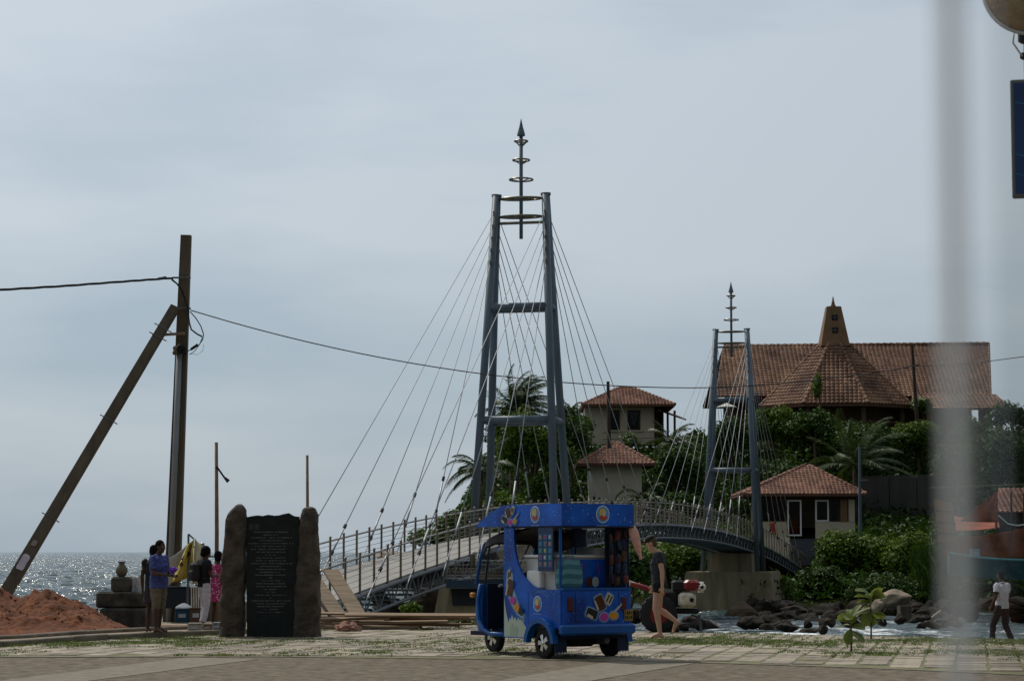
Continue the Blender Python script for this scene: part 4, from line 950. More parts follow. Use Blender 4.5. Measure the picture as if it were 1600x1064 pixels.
MB().box(P(1352, 750, 140.9), (.35, .2, .1)).build('lamp_head', M['conc'], lp, world=True)
# white garden umbrella between the far pylon legs
gu = thing('garden_umbrella', 'small pale umbrella shaped canopy seen between the farther pylon legs', 'umbrella', (P(1137, 0, 163).x, 163, 9))
MB().lathe([(.02, 1.6), (.7, 1.32), (.72, 1.28), (.05, 1.45)], (0, 0, P(0, 636, 163).z - 9 - 1.3), 10).build('canopy', plain('pale_canopy', (.55, .55, .5), .8), gu); MB().tube([(0, 0, 0), (0, 0, P(0, 640, 163).z - 9)], .04, 6).build('pole', M['conc'], gu)

# bamboo / timber poles on the left
def stick(label, px, y0, y1, Y, r):
    o = thing('timber_pole', label, 'pole', (P(px, 0, Y).x, Y, 0)); MB().tube([P(px, y1 + 12, Y), P(px, (y0 + y1) / 2, Y) + Vector((.01, 0, 0)), P(px, y0, Y)], [r * 1.1, r, r * .8], 8).build('stick', M['bamboo'], o, world=True, smooth=True); return o
o = stick('weathered timber pole with a rag tied to it left of the monument', 338, 691, 968, 47, .042)
MB().tube([P(338, 729, 46.9), P(343, 735, 46.9), P(350, 745, 46.9), P(357, 752, 46.9)], [.03, .02, .02, .045], 5).build('rag', M['black'], o, world=True)
stick('thin timber pole rising behind the right stone of the monument', 480, 711, 968, 47, .034)

# ------------------------------------------------------------------ monument
Ym = 40.7
mo = thing('stone_monument', 'black inscribed stone slab held between two rough red stone pillars', 'monument', (P(422, 0, Ym).x, Ym, 0))
def rough_pillar(prof, name, seed):
    """prof: list (py, pxl, pxr, depth)"""
    rings = []; prof2 = []
    for a, b in zip(prof, prof[1:]):
        for k in range(11): prof2.append([lerp(a[i], b[i], k / 11) for i in range(4)])
    prof2.append(prof[-1])
    for py, l, r, dp_ in prof2:
        cx = P((l + r) / 2, py, Ym); hw = (r - l) / 2 * Ym / F; ring = []
        for k in range(32):
            a = k / 32 * 2 * math.pi; ca, sa_ = math.cos(a), math.sin(a)
            u = hw * math.copysign(abs(ca) ** .55, ca); v = dp_ * math.copysign(abs(sa_) ** .55, sa_); q = Vector((u, v, 0))
            n = mnoise.fractal(Vector((u * 3 + seed, v * 3, cx.z * 2.2)), .8, 2, 4) * .045 + .008 * mnoise.noise(Vector((u * 14 + seed, v * 14, cx.z * 11)))
            ring.append(cx + q * (1 + n / .24) + Vector((0, 0, .02 * mnoise.noise(Vector((u * 9, v * 9, cx.z * 5))))))
        rings.append(ring)
    for f in (.8, .45): 
        c = sum(rings[-1], Vector()) / 32; z = max(p.z for p in rings[-1]); rings.append([c + (p - c) * f + Vector((0, 0, .02)) for p in rings[-1]])
    return MB().loft(rings).build(name, M['stone'], mo, world=True, smooth=False)
rough_pillar([(999, 343, 383, .26), (960, 344, 382, .25), (890, 347, 384, .25), (840, 350, 385, .24), (812, 354, 385, .22), (797, 362, 385, .18), (791, 367, 382, .13)], 'pillar_stone', 1)
rough_pillar([(999, 459, 498, .26), (950, 460, 499, .25), (890, 462, 499, .25), (830, 469, 499, .23), (804, 471, 498, .20), (795, 474, 494, .15)], 'pillar_stone', 5)
top = [(386, 808), (396, 806), (404, 805), (412, 806), (420, 804), (430, 805.5), (437, 805), (444, 803), (452, 801.5), (456, 804), (461, 806.5), (468, 807)]
sl = [(387, 998), (468, 998)] + top[::-1]
sl3 = [P(x, y, Ym) for x, y in sl]
plq = MB().prism([(p.x, p.z) for p in sl3], lambda u, v, t: Vector((u, Ym + t, v)), -.13, .05).build('inscribed_slab', M['granite'], mo, world=True)
txt = MB(); ln = [(52, .46), (22, .42), (66, .5), (38, .36), (70, .3), (48, .55), (60, .3), (46, .5), (16, .3), (46, .3), (46, .6), (66, .22), (32, .25), (46, .6), (34, .3), (48, .75), (5, .4), (26, .3), (46, .5), (46, .42), (18, .3), (10, .4), (48, .3), (4, .3), (62, .2), (46, .4), (42, .25), (22, .3), (40, .2)]
y = 831
for wd, _ in ln:
    x = 424 - wd * .5
    while x < 424 + wd * .5:
        w = rnd.uniform(.7, 2.0); p = P(x + w / 2, y, Ym); hgt = rnd.uniform(.010, .018)
        if rnd.random() > .13: txt.box((p.x, Ym - .1315, p.z), (w * Ym / F * .8, .003, hgt))
        x += w + rnd.choice((.25, .3, .3, 1.0))
    y += 4.46
txt.build('inscription', M['ink'], plq, world=True, kind='stuff')
for dx in (0, 9):
    p = P(394 + dx, 823, Ym); MB().box((p.x, Ym - .131, p.z), (.075, .003, .10)).build('carved_emblem', plain('carved_grey', (.035, .037, .037), .8), plq, world=True)

# ------------------------------------------------------------------ timber by the bridge head
ld = 'rough sawn plank in the low timber pile right of the monument'
for k in range(15):
    px0, px1 = [(498, 655), (505, 738), (520, 700), (500, 610), (540, 745), (498, 640), (560, 720), (498, 560), (600, 735), (500, 680), (530, 660), (498, 590), (510, 700), (640, 742), (498, 620)][k]
    z = .03 + .058 * (k % 5) + rnd.uniform(0, .03); Y = 44.6 + .28 * (k // 5) * 1.6 + rnd.uniform(0, .25); a, b = P(px0, 0, Y), P(px1, 0, Y)
    c = Vector(((a.x + b.x) / 2, Y, z)); o = MB().box((0, 0, 0), (b.x - a.x, .18, .035)).build('timber_plank', M['wood']); o.location = c; o.rotation_euler = (rnd.uniform(-.25, .25), rnd.uniform(-.025, .025), rnd.uniform(-.13, .13)); tag(o, ld, 'plank', 'planks in the timber pile')
def board(label, pA, pB, w, Y0, Y1, m, th=.05):
    a, b = P(*pA, Y0), P(*pB, Y1); d = b - a; ex = d.normalized(); side = Vector((1, .15, 0)); side = (side - ex * side.dot(ex)).normalized(); nn = ex.cross(side)
    o = thing('wide_board', label, 'board', (b.x, b.y, 0)); pts = []
    n = 3
    for i in range(n):
        p, q = a + d * (i / n), a + d * ((i + 1) / n - .006)
        k = MB().hexa([p - side * w / 2 - nn * th / 2, p + side * w / 2 - nn * th / 2, q + side * w / 2 - nn * th / 2, q - side * w / 2 - nn * th / 2, p - side * w / 2 + nn * th / 2, p + side * w / 2 + nn * th / 2, q + side * w / 2 + nn * th / 2, q - side * w / 2 + nn * th / 2]).build('plank', m, o, world=True)
    return o
board('right hand broad formwork board leaning against the bridge head', (517, 891), (564, 968), .34, 51.0, 48.6, M['wood2'])
board('left hand pale formwork board leaning against the bridge head', (488, 902), (534, 968), .33, 50.6, 48.4, M['wood2'])
board('narrow dark board leaning lowest behind the monument stone', (480, 930), (512, 975), .22, 49.6, 48.0, M['wood'])
bl = thing('landing_block', 'grey concrete landing block at the near end of the bridge', 'landing', bc(51) - Vector((0, 0, bz(51))), PAV_A)
MB().box((0, 0, .12), (2.6, 1.6, .6)).build('block', M['conc'], bl)
for k in range(5): MB().tube([(-1.2 + .25 * k, -.7, .42), (-1.2 + .25 * k, -.7, 1.4)], .022, 6).build('gate_bar', M['inox'], bl)
for z in (1.4, 1.0): MB().tube([(-1.25, -.7, z), (-.15, -.7, z)], .02, 6).build('gate_rail', M['inox'], bl)
# crumpled cloth
bm = bmesh.new(); bmesh.ops.create_icosphere(bm, subdivisions=3, radius=1)
for v in bm.verts: v.co *= 1 + .45 * mnoise.noise(v.co * 2.3) + .2 * mnoise.noise(v.co * 6); v.co = Vector((v.co.x * .24, v.co.y * .16, max(-.02, v.co.z * .15)))
me = bpy.data.meshes.new('crumpled_cloth'); bm.to_mesh(me); bm.free(); me.materials.append(plain('dusty_pink_cloth', (.27, .14, .10), .9, scale=12, var=.3)); o = bpy.data.objects.new('crumpled_cloth', me); COL.objects.link(o); o.location = P(543, 990, 43.4); o.location.z = .05; tag(o, 'crumpled dusty pink cloth lying in front of the timber pile', 'cloth')
tree('seaside_plant', 'small leafy green plant on the shore edge behind the timber pile', 642, 955, 49.5, 22, 16, M['leaf'], 520, .11, trunk=False, cat='plant', ground=-.3, depth=.25, clumps=9)
tree('seaside_plant', 'low bright weeds at the foot of the nearer bridge pier', 722, 974, 48.2, 24, 7, M['leafy'], 420, .08, trunk=False, cat='plant', ground=-.1, depth=.2, clumps=8)

# ------------------------------------------------------------------ saplings on the paving
def obovate(L_, w, curl):
    vs, fs = [], []
    for i in range(7):
        t = i / 6; ww = 1.35 * w * (math.sin(math.pi * min(1, t * .86 + .04)) ** .8) * (.55 + .75 * t); z = -curl * t * t * L_
        for j, s in enumerate((-1, -.5, 0, .5, 1)): vs.append((t * L_, s * ww * .5, z + abs(s) * ww * .16))
    for i in range(6):
        for j in range(4): a = i * 5 + j; fs.append((a, a + 1, a + 6, a + 5))
    return vs, fs
def sapling(label, px, py, H, n, L_, seed):
    g = G(px, py); q = random.Random(seed); o = thing('sapling', label, 'sapling', (g.x, g.y, .02))
    MB().tube([(0, 0, 0), (.01, 0, H * .5), (-.01, .01, H * .92)], [.016, .013, .008], 7).build('stem', M['bark'], o, smooth=True)
    for k in range(n):
        az = k * 2.4 + q.random(); z = H * lerp(.45, .95, (k / n) ** .8); el = q.uniform(.1, 1.2) if k > n * .4 else q.uniform(-1.1, .4)
        vs, fs = obovate(L_ * q.uniform(.75, 1.2), L_ * .52, q.uniform(.15, .5)); b = MB().add(vs, fs).build('leaf', M['sapling'], o, smooth=True, fix=False)
        b.location = (0, 0, z); b.rotation_euler = (q.uniform(-.9, .9), -el, az)
sapling('shorter almond sapling with yellowing leaves on the paving', 1330, 1020, .55, 15, .21, 3)
sapling('taller almond sapling with broad upright leaves behind the shorter one', 1361, 1000, .80, 18, .29, 8)

# ------------------------------------------------------------------ stone blocks, jar and the stalls on the left
Yb_ = 44.6
def stoneblock(label, l, r, t, b, Y, dep):
    a, c = P(l, t, Y), P(r, b, Y); k = MB(); k.rbox(((a.x + c.x) / 2, Y + dep / 2, (a.z + c.z) / 2), (c.x - a.x, dep, a.z - c.z), .035)
    for i, v in enumerate(k.v): k.v[i] = tuple(Vector(v) + Vector((mnoise.noise(Vector(v) * 5), 0, mnoise.noise(Vector(v) * 5 + Vector((9, 0, 0))))) * .02)
    o = k.build('stone_block', M['mossy']); tag(o, label, 'stone block', 'stacked mossy stone blocks'); return o
stoneblock('bottom block of the mossy stone stack under the clay jar', 156, 236, 950, 983, Yb_, .9); stoneblock('middle long block of the mossy stone stack under the clay jar', 150, 231, 925, 949.6, Yb_ + .05, .8); stoneblock('small top block carrying the clay jar', 173, 205, 901, 924.7, Yb_ + .15, .4)
jp = P(190, 900.6, Yb_ + .35); jr = MB().lathe([(.05, 0), (.085, .02), (.118, .09), (.115, .15), (.075, .21), (.055, .235), (.055, .26), (.078, .29), (.075, .295), (.04, .27)], (0, 0, 0), 20).build('clay_jar', plain('clay_grey', (.14, .12, .085), .85, scale=9, bump=.3), smooth=True); jr.location = jp; tag(jr, 'rounded clay jar standing on top of the stone blocks', 'jar')
def cloth(root, name, pts, m, sag=.05, n=10, seed=0):
    """bilinear cloth patch with folds, 4 corner points"""
    a, b, c, d = map(Vector, pts); vs, fs = [], []
    for j in range(n + 1):
        for i in range(n + 1):
            u, v = i / n, j / n; p = a.lerp(b, u).lerp(d.lerp(c, u), v); p += Vector((0, .05 * math.sin(u * 9 + seed) + .06 * mnoise.noise(Vector((u * 4, v * 4, seed))), -sag * math.sin(math.pi * u) * (1 - v * .4))); vs.append(p)
    for j in range(n):
        for i in range(n): q_ = j * (n + 1) + i; fs.append((q_, q_ + 1, q_ + n + 2, q_ + n + 1))
    o = MB().add(vs, fs).build(name, m, root, world=root is not None, smooth=True, fix=False)
    sdm = o.modifiers.new('Solidify', 'SOLIDIFY'); sdm.thickness = .006; return o
Ys_ = 47.2; Q = lambda x, y, d=0: P(x, y, Ys_ + d)
fr = thing('metal_frame', 'thin grey metal upright and bar that hold the yellow banner', 'frame', (Q(294, 0).x, Ys_, 0))
MB().tube([Q(293, 975), Q(294.5, 834)], .022, 8).build('upright', M['dsteel'], fr, world=True); MB().tube([Q(294.5, 834), Q(303, 842)], .018, 6).build('bar', M['dsteel'], fr, world=True)
MB().tube([Q(316.5, 852, .4), Q(317, 930, .4)], .018, 6).build('rear_upright', M['inox'], fr, world=True); MB().ell(Q(316, 851, .4), .05).build('knob', M['inox'], fr, world=True)
bn = thing('cloth_banner', 'white and yellow cloth banner draped from the metal frame', 'banner', (Q(290, 0).x, Ys_, .4))
whc = plain('dirty_white_cloth', (.52, .50, .44), .85, scale=3, var=.15); yec = plain('yellow_cloth', (.42, .30, .03), .8, scale=5, var=.35, c2=(.5, .42, .10))
cloth(bn, 'white_panel', (Q(250, 876, -.5), Q(293, 850, -.05), Q(268, 910), Q(250, 914, -.5)), whc, .06, 10, 1)
cloth(bn, 'yellow_panel', (Q(293, 850, -.05), Q(304, 840, -.05), Q(301, 900, -.05), Q(268, 910)), yec, .02, 10, 2)
cloth(bn, 'white_panel', (Q(304, 840, -.05), Q(322, 856, .4), Q(318, 906, .3), Q(301, 912, -.05)), plain('faded_yellow_cloth', (.5, .48, .30), .85, scale=4, var=.2), .03, 10, 3)
for k in range(6):
    c = Q(284 + k * 3.2, 878 - k * 4 + rnd.uniform(-3, 3), -.07); MB().box(c, (.07, .004, .10), rot=Matrix.Rotation(.5, 3, 'Y')).build('printed_mark', plain('brown_print', (.12, .07, .02), .9), bn, world=True)
ws = thing('white_sack', 'white plastic sheet hanging beside the jar block', 'sheet', (P(215, 0, 44.9).x, 44.9, 0)); cloth(ws, 'sheet', (P(205, 899, 44.9), P(226, 897, 44.9), P(224, 926, 44.9), P(206, 926, 44.9)), plain('white_sheet', (.55, .55, .52), .7), .02, 8, 5)
def crate(label, l, r, t, b, Y, m, cat='box', dep=.4, name='crate', group=None):
    a, c = P(l, t, Y), P(r, b, Y); o = thing(name, label, cat, ((a.x + c.x) / 2, Y + dep / 2, c.z), group=group); w, h = c.x - a.x, a.z - c.z
    MB().rbox((0, 0, h / 2), (w, dep, h), .015).build('body', m, o); MB().box((0, 0, h + .012), (w * 1.03, dep * 1.03, .02)).build('lid', m, o); name != 'crate' or MB().box((0, -dep / 2 - .004, h * .55), (w * .5, .005, h * .3)).build('side_label', plain('pale_label', (.4, .42, .45), .8), o); return o
crate('blue box on the ground below the banner', 273, 296, 953, 972, 46.2, plain('teal_blue', (.02, .07, .11), .6))
crate('brown box beside the blue one, left of the backpack wearer', 296, 316, 951, 973, 46.0, plain('carton_brown', (.10, .055, .035), .8))
crate('pale printed carton on the walk left of the monument', 293, 313, 975, 987, 41.9, plain('carton_grey', (.32, .30, .27), .8, var=.3, scale=10), dep=.25)
crate('small carton between the pale one and the monument', 316, 331, 976, 986, 42.2, plain('carton_tan', (.26, .18, .12), .8, var=.3, scale=10), dep=.25)
crate('grey carton partly behind the left stone of the monument', 332, 346, 974, 985, 42.0, plain('carton_blue', (.22, .25, .25), .8, var=.3, scale=10), dep=.25)
crate('dark stall chest behind the utility pole', 256, 305, 918, 950, 49.2, plain('navy_chest', (.008, .014, .022), .7), dep=.8, name='stall_chest', cat='chest')
o = thing('white_bundle', 'white plastic bundle heaped on the blue box', 'bundle', (P(290, 0, 46.4).x, 46.4, .3))
bb = MB().lathe([(.17, 0), (.165, .03), (.11, .07), (.05, .10), (.01, .11)], (0, 0, 0), 14); bb.v = [tuple(Vector(v) * (1 + .15 * mnoise.noise(Vector(v) * 9))) for v in bb.v]; q_ = bb.build('sack', M['white'], o, smooth=True); q_.location.z = P(0, 952, 46.4).z - .3 + .02
rl = thing('slatted_chair', 'pale metal chair with vertical back bars left of the backpack wearer', 'chair', (Q(306, 0).x, Ys_ + .4, 0))
for k in range(5): MB().tube([Q(299 + 3.6 * k, 917, .4), Q(299.5 + 3.6 * k, 950, .4)], .013, 6).build('back_bar', M['whitep'], rl, world=True)
for y in (917, 950): MB().tube([Q(297, y, .4), Q(316, y, .4)], .016, 6).build('back_rail', M['whitep'], rl, world=True)
MB().box(Q(307, 951, .65), (.28, .4, .03)).build('seat', M['whitep'], rl, world=True)
for x in (298, 315):
    for d in (.45, .85): MB().tube([Q(x, 951, d), Q(x, 972, d)], .014, 6).build('leg', M['whitep'], rl, world=True)

# ------------------------------------------------------------------ shelters and boat at the right
Yr = 108; Z = lambda x, y, d=0: P(x, y, Yr + d)
sh = thing('tarpaulin_shelter', 'orange tarpaulin shelter on dark poles at the right edge', 'shelter', (Z(1540, 0).x, Yr, -1))
org = plain('orange_tarp', (.26, .06, .018), .75, var=.35, scale=1.6); ord_ = plain('rust_tarp', (.20, .055, .017), .8, var=.4, scale=1.5)
cloth(sh, 'side_tarp', (Z(1470, 838), Z(1612, 822), Z(1612, 874), Z(1475, 866)), ord_, .15, 12, 4); cloth(sh, 'peak_tarp', (Z(1556, 768), Z(1559, 770), Z(1560, 816), Z(1500, 814)), org, .02, 10, 6); cloth(sh, 'roof_tarp', (Z(1490, 805, 2), Z(1560, 814, 2), Z(1562, 824), Z(1480, 830)), org, .1, 10, 8)
for x, y in ((1556, 766), (1470, 764), (1600, 770), (1580, 768)): MB().tube([Z(x, y, .1), Z(x + 1, 920, .1)], .05, 6).build('pole', M['dark'], sh, world=True)
MB().tube([Z(1452, 762, .1), Z(1612, 756, .1)], .03, 6).build('ridge_rope', M['conc'], sh, world=True)
MB().tube([Z(1560, 805, -.1), Z(1575, 818, -.1), Z(1590, 821, -.1), Z(1608, 818, -.1)], .03, 5).build('pale_rope', M['white'], sh, world=True)
fp = thing('corrugated_screen', 'leaning screen of orange brown sheets left of the tarpaulin shelter', 'screen', (Z(1470, 0, -2).x, Yr - 2, -.5))
for k in range(3):
    x0, x1 = 1459 + 10 * k, 1468.5 + 10 * k
    MB().hexa([Z(x0 + 7, 846, -2), Z(x1 + 7, 846, -2), Z(x1 + 7, 846, -1.95), Z(x0 + 7, 846, -1.95), Z(x0, 780 + 2 * k, -2), Z(x1, 781 + 2 * k, -2), Z(x1, 781 + 2 * k, -1.95), Z(x0, 780 + 2 * k, -1.95)]).build('sheet', plain('orange_sheet', (.26, .12, .045), .7, obj=.2), fp, world=True)
for y in (797, 815, 832): MB().tube([Z(1460 + (y - 780) * .1, y, -2.06), Z(1490 + (y - 780) * .1, y + 3, -2.06)], .035, 5).build('batten', M['dark'], fp, world=True)
bt = thing('fishing_boat', 'turquoise fishing boat hull behind the man in the white shirt', 'boat', (Z(1545, 0, -3).x, Yr - 3, -1.2))
rg = []
for i in range(13):
    t = i / 12; xx = lerp(1482, 1640, t); hw = .55 * math.sin(math.pi * min(1, .12 + t * .8)) ** .6; ct = Z(xx, 876 - 6 * (1 - t) ** 3 * 2, -3); cb_ = Z(xx, 906 - 8 * (1 - t) ** 2, -3)
    rg.append([ct + Vector((0, -hw, 0)), cb_ + Vector((0, -hw * .5, 0)), cb_ + Vector((0, hw * .5, 0)), ct + Vector((0, hw, 0)), ct + Vector((0, hw * .85, -.02)), ct + Vector((0, -hw * .85, -.02))])
MB().loft(rg).build('hull', plain('turquoise_hull', (.03, .10, .11), .6, var=.3, scale=2), bt, world=True)
MB().tube([r[0] + Vector((0, -.03, .03)) for r in rg], .06, 6).build('gunwale', plain('turquoise_rail', (.10, .32, .32), .5), bt, world=True)
cr2 = crate('pale blue crate standing on the turquoise boat', 1518, 1531, 858, 872, Yr - 3.2, plain('pale_blue_crate', (.25, .38, .42), .6), dep=.5)
rh = thing('red_roofed_hut', 'hut with red tiled roof at the right edge behind the shelter', 'hut', (P(1592, 0, 124).x, 124, -.5))
a, b, c, d = P(1555, 800, 124), P(1640, 800, 124), P(1640, 762, 127), P(1560, 764, 127); k = MB().add([a, b, c, d], [(0, 1, 2, 3)]).build('roof', M['dark'], rh, world=True); t = MB(); tile_face(t, a, b, c, d, .26, .26); t.build('roof_tiles', M['tile'], k, world=True, kind='stuff')
for x in (1560, 1590, 1620): MB().box(P(x, 830, 124.5), (.25, .25, 2.2)).build('post', M['dark'], rh, world=True)
wbox(rh, 'back_wall', P(1558, 0, 127).x, P(1640, 0, 127).x, 127, 127.3, -.5, P(0, 780, 127).z, M['dark'])
rc = thing('red_cloth', 'red cloth hung over the low wall beside the gatehouse steps', 'cloth', (P(1208, 0, 142.8).x, 142.8, 2)); cloth(rc, 'cloth', (P(1203, 816, 142.8), P(1210, 815, 142.8), P(1213, 836, 142.8), P(1203, 833, 142.8)), plain('red_cloth_dye', (.30, .045, .025), .85), .02, 6, 7)
# ------------------------------------------------------------------ ice cream three-wheeler
FWD = Vector((-.57, .822, 0)).normalized(); tk_rz = math.atan2(FWD.y, FWD.x)
tk = thing('ice_cream_tuk', 'bright blue three-wheeled ice cream tuk with printed canopy parked on the paving', 'tuk tuk', (.94, 32.95, .008), tk_rz)
B1, B2 = M['blue'], M['blue2']
side = lambda s: (lambda u, v, t: Vector((u, s * t, v)))
rear = lambda u, v, t: Vector((-t, u, v))
opening = [(.72, 1.86), (.715, 1.70), (.69, 1.52), (.63, 1.35), (.54, 1.21), (.42, 1.10), (.28, 1.02), (.12, .98), (-.02, .965), (-.42, .965)]
arch = [(.285 * math.cos(a), .22 + .285 * math.sin(a)) for a in [R(165 - k * 13.5) for k in range(12)]]
outl = [(.97, .27), (.97, 1.86)] + opening + [(-.42, .42), (-.285, .42)] + [p for p in arch if p[1] > .28] + [(.30, .27)]
for s in (1, -1): MB().prism(outl, side(s), .585, .615).build('side_panel', B1, tk)
for s in (1, -1):
    fo = [(.36 * math.cos(a), .21 + .36 * math.sin(a)) for a in [R(178 - k * 16) for k in range(12)]]; fi = [(.29 * math.cos(a), .21 + .29 * math.sin(a)) for a in [R(178 - k * 16) for k in range(12)]]
    MB().prism(fo + fi[::-1], side(s), .612, .70).build('wheel_arch', B2, tk)
MB().rbox((-.425, 0, .70), (.05, 1.20, .54), .02).build('rear_panel', B1, tk)
MB().rbox((-.46, 0, .41), (.12, 1.30, .15), .03).build('bumper', B2, tk)
MB().box((-.40, 0, .975), (.12, 1.19, .03)).build('rear_sill', B2, tk)
MB().box((.75, 0, .31), (2.3, 1.14, .06)).build('floor', M['navy'], tk)
MB().tube([(0, -.5, .22), (0, .5, .22)], .04, 8).build('axle', M['black'], tk); MB().rbox((.1, 0, .24), (.5, .5, .16), .05).build('engine', M['black'], tk)
MB().tube([(-.35, -.25, .25), (-.05, -.25, .25)], .05, 8).build('exhaust', M['dsteel'], tk)
def wheel(name, c, r=.22, w=.11):
    Mx = Matrix.Rotation(math.pi / 2, 3, 'X'); k = MB().lathe([(r * .55, -w / 2), (r * .86, -w / 2), (r * .97, -w * .36), (r, -w * .15), (r, w * .15), (r * .97, w * .36), (r * .86, w / 2), (r * .55, w / 2)], (0, 0, 0), 28, Mx, False)
    o = thing(name, None, None); o.parent = tk; o.location = c
    k.build('tyre', M['tyre'], o, smooth=True)
    MB().lathe([(.02, -.035), (r * .56, -.03), (r * .56, .03), (.02, .035)], (0, 0, 0), 20, Mx).build('rim', M['navy'], o)
    for a in range(5):
        Ra = Matrix.Rotation(a * 2 * math.pi / 5 + .3, 3, 'Y'); MB().hexa([Ra @ Vector(p) for p in ((-.022, .03, .03), (.022, .03, .03), (.022, .055, .03), (-.022, .055, .03), (-.036, .03, r * .54), (.036, .03, r * .54), (.036, .052, r * .54), (-.036, .052, r * .54))]).build('spoke', M['chrome'], o)
    MB().lathe([(.03, .03), (.03, .06), (.01, .065)], (0, 0, 0), 10, Matrix.Rotation(-math.pi / 2, 3, 'X')).build('hub', M['chrome'], o)
    return o
wheel('wheel', (0, .565, .22)); w2 = wheel('wheel', (0, -.565, .22)); w2.rotation_euler = (0, 0, math.pi); wheel('wheel', (2.10, 0, .22))
for s in (1, -1):
    pts = [(-.1, .44), (.1, .44), (.1, .085)] + [(.1 - .2 * k / 8, .085 + (.02 if k % 2 else 0)) for k in range(1, 9)]
    MB().prism([(u + s * .545, v) for u, v in pts], rear, .32, .335).build('mud_flap', plain('navy_flap', (.006, .02, .06), .6), tk)
# canopy sign box
cz0, cz1, cf, cx0 = 1.855, 2.165, 1.66, -.48
prof = [(cx0, cz0), (cf, cz0), (cf - .02, cz0 + .03), (1.28, cz1 - .10), (.95, cz1 - .005), (cx0, cz1)]
MB().prism(prof, lambda u, v, t: Vector((u, t, v)), -.635, .635).build('canopy', B1, tk)
MB().box((.2, 0, cz0 - .012), (1.4, 1.24, .02)).build('canopy_lining', M['navy'], tk)
for x, y in ((-.36, .57), (-.36, -.57), (.85, -.57)): MB().tube([(x, y, .97), (x, y, cz0 + .01)], .022, 8).build('corner_post', B2, tk)
# freezer and goods inside
fz = MB().rbox((.22, -.02, .88), (.80, 1.0, 1.08), .03).build('freezer', plain('freezer_white', (.50, .50, .48), .5), tk)
MB().rbox((.22, -.02, 1.432), (.84, 1.06, .04), .012).build('freezer_lid', M['white'], fz)
MB().box((-.187, -.02, 1.16), (.012, .98, .46)).build('freezer_front', B1, fz)
MB().rbox((.30, .52, 1.10), (.34, .10, .26), .02).build('white_carton', M['white'], tk)
MB().box((.02, -.3, 1.50), (.45, .3, .10)).build('tray', plain('grey_tray', (.35, .36, .36), .6), tk)
MB().lathe([(.15, 0), (.15, .24), (.14, .25)], (-.0, .02, 1.56), 16).build('dark_tub', plain('navy_tub', (.006, .012, .04), .5), tk)
sb = MB().lathe([(.08, 0), (.20, .05), (.24, .13), (.18, .23), (.06, .28)], (.16, .22, 1.5), 14); sb.v = [tuple(Vector(v) + Vector((0, 0, .03 * mnoise.noise(Vector(v) * 7)))) for v in sb.v]; sb.build('brown_sack', plain('brown_hood', (.035, .022, .014), .8), tk, smooth=True)
# teal striped shopping bag hung in the rear opening (its own thing)
bagw = tk.matrix_basis.copy() if False else None
TKM = Matrix.LocRotScale(tk.location, tk.rotation_euler, (1, 1, 1))
bg_ = thing('striped_bag', 'teal striped shopping bag standing in the rear opening of the blue tuk', 'bag', TKM @ Vector((-.30, .38, .985)), tk_rz)
for k in range(6):
    z0 = .0 + .066 * k; rr = [(.105, .185), (.115, .20), (.118, .205), (.116, .20), (.11, .19), (.095, .175), (.08, .155)]
    ring = lambda z, a, b: [Vector((a * math.copysign(abs(math.cos(t)) ** .6, math.cos(t)), b * math.copysign(abs(math.sin(t)) ** .6, math.sin(t)), z + .008 * math.sin(5 * t))) for t in [2 * math.pi * i / 20 for i in range(20)]]
    MB().loft([ring(z0, *rr[k]), ring(z0 + .066, *rr[k + 1])]).build('stripe', plain('teal_stripe', (.10, .26, .28), .7) if k % 2 else plain('dark_teal_stripe', (.04, .14, .17), .7), bg_, smooth=False)
MB().tube([(0, -.10, .39), (0, -.07, .45), (0, .07, .45), (0, .10, .39)], .008, 6).build('handle', M['teal_stripe'], bg_)
# snack rack at the rear right
rk = MB()
for y in (-.58, -.46, -.34, -.24): rk.tube([(-.42, y, .98), (-.42, y, 1.86)], .010, 6)
for z in (1.15, 1.4, 1.65): rk.tube([(-.42, -.58, z), (-.42, -.24, z)], .008, 6)
rack = rk.build('snack_rack', M['navy'], tk); pc = [(.10, .02, .012), (.006, .02, .02), (.07, .03, .008), (.008, .01, .05), (.03, .008, .012), (.008, .025, .05)]
for i in range(5):
    for j in range(3):
        c = Vector((-.415 + rnd.uniform(-.01, .01), -.52 + .115 * j, 1.08 + .16 * i)); c += Vector((0, rnd.uniform(-.02, .02), rnd.uniform(-.04, .04))); k = MB().rbox(c, (.03, rnd.uniform(.06, .1), rnd.uniform(.10, .17)), .014, rot=Matrix.Rotation(rnd.uniform(-.25, .25), 3, 'X')); k.build('snack_packet', plain('packet_%s' % 'abcdef'[(i + 2 * j) % 6], pc[(i + 2 * j) % 6], .4), rack, smooth=True)
MB().box((-.37, -.41, 1.42), (.01, .42, .88)).build('rack_back', M['navy'], rack)
# menu board
mbd = MB().box((-.06, .605, 1.54), (.36, .016, .64)).build('menu_board', plain('menu_blue', (.006, .03, .10), .4), tk)
mc = [(.5, .22, .03), (.45, .38, .05), (.35, .03, .2), (.05, .25, .4), (.45, .45, .42), (.4, .07, .03), (.08, .3, .2)]
for i in range(5):
    for j in range(3):
        MB().rbox((.055 - .115 * j, .615, 1.70 - .095 * i), (.085, .004, .075), .001).build('menu_picture', plain('menu_card_blue', (.03, .16, .28), .5), mbd); q = mc[(i * 3 + j * 2) % 7]
        MB().ell((.055 - .115 * j + rnd.uniform(-.01, .01), .6185, 1.70 - .095 * i), (.024, .003, .028), n=8, m=6).build('menu_item', plain('menu_ink_%s' % 'abcdefg'[(i * 3 + j * 2) % 7], q, .6), mbd)
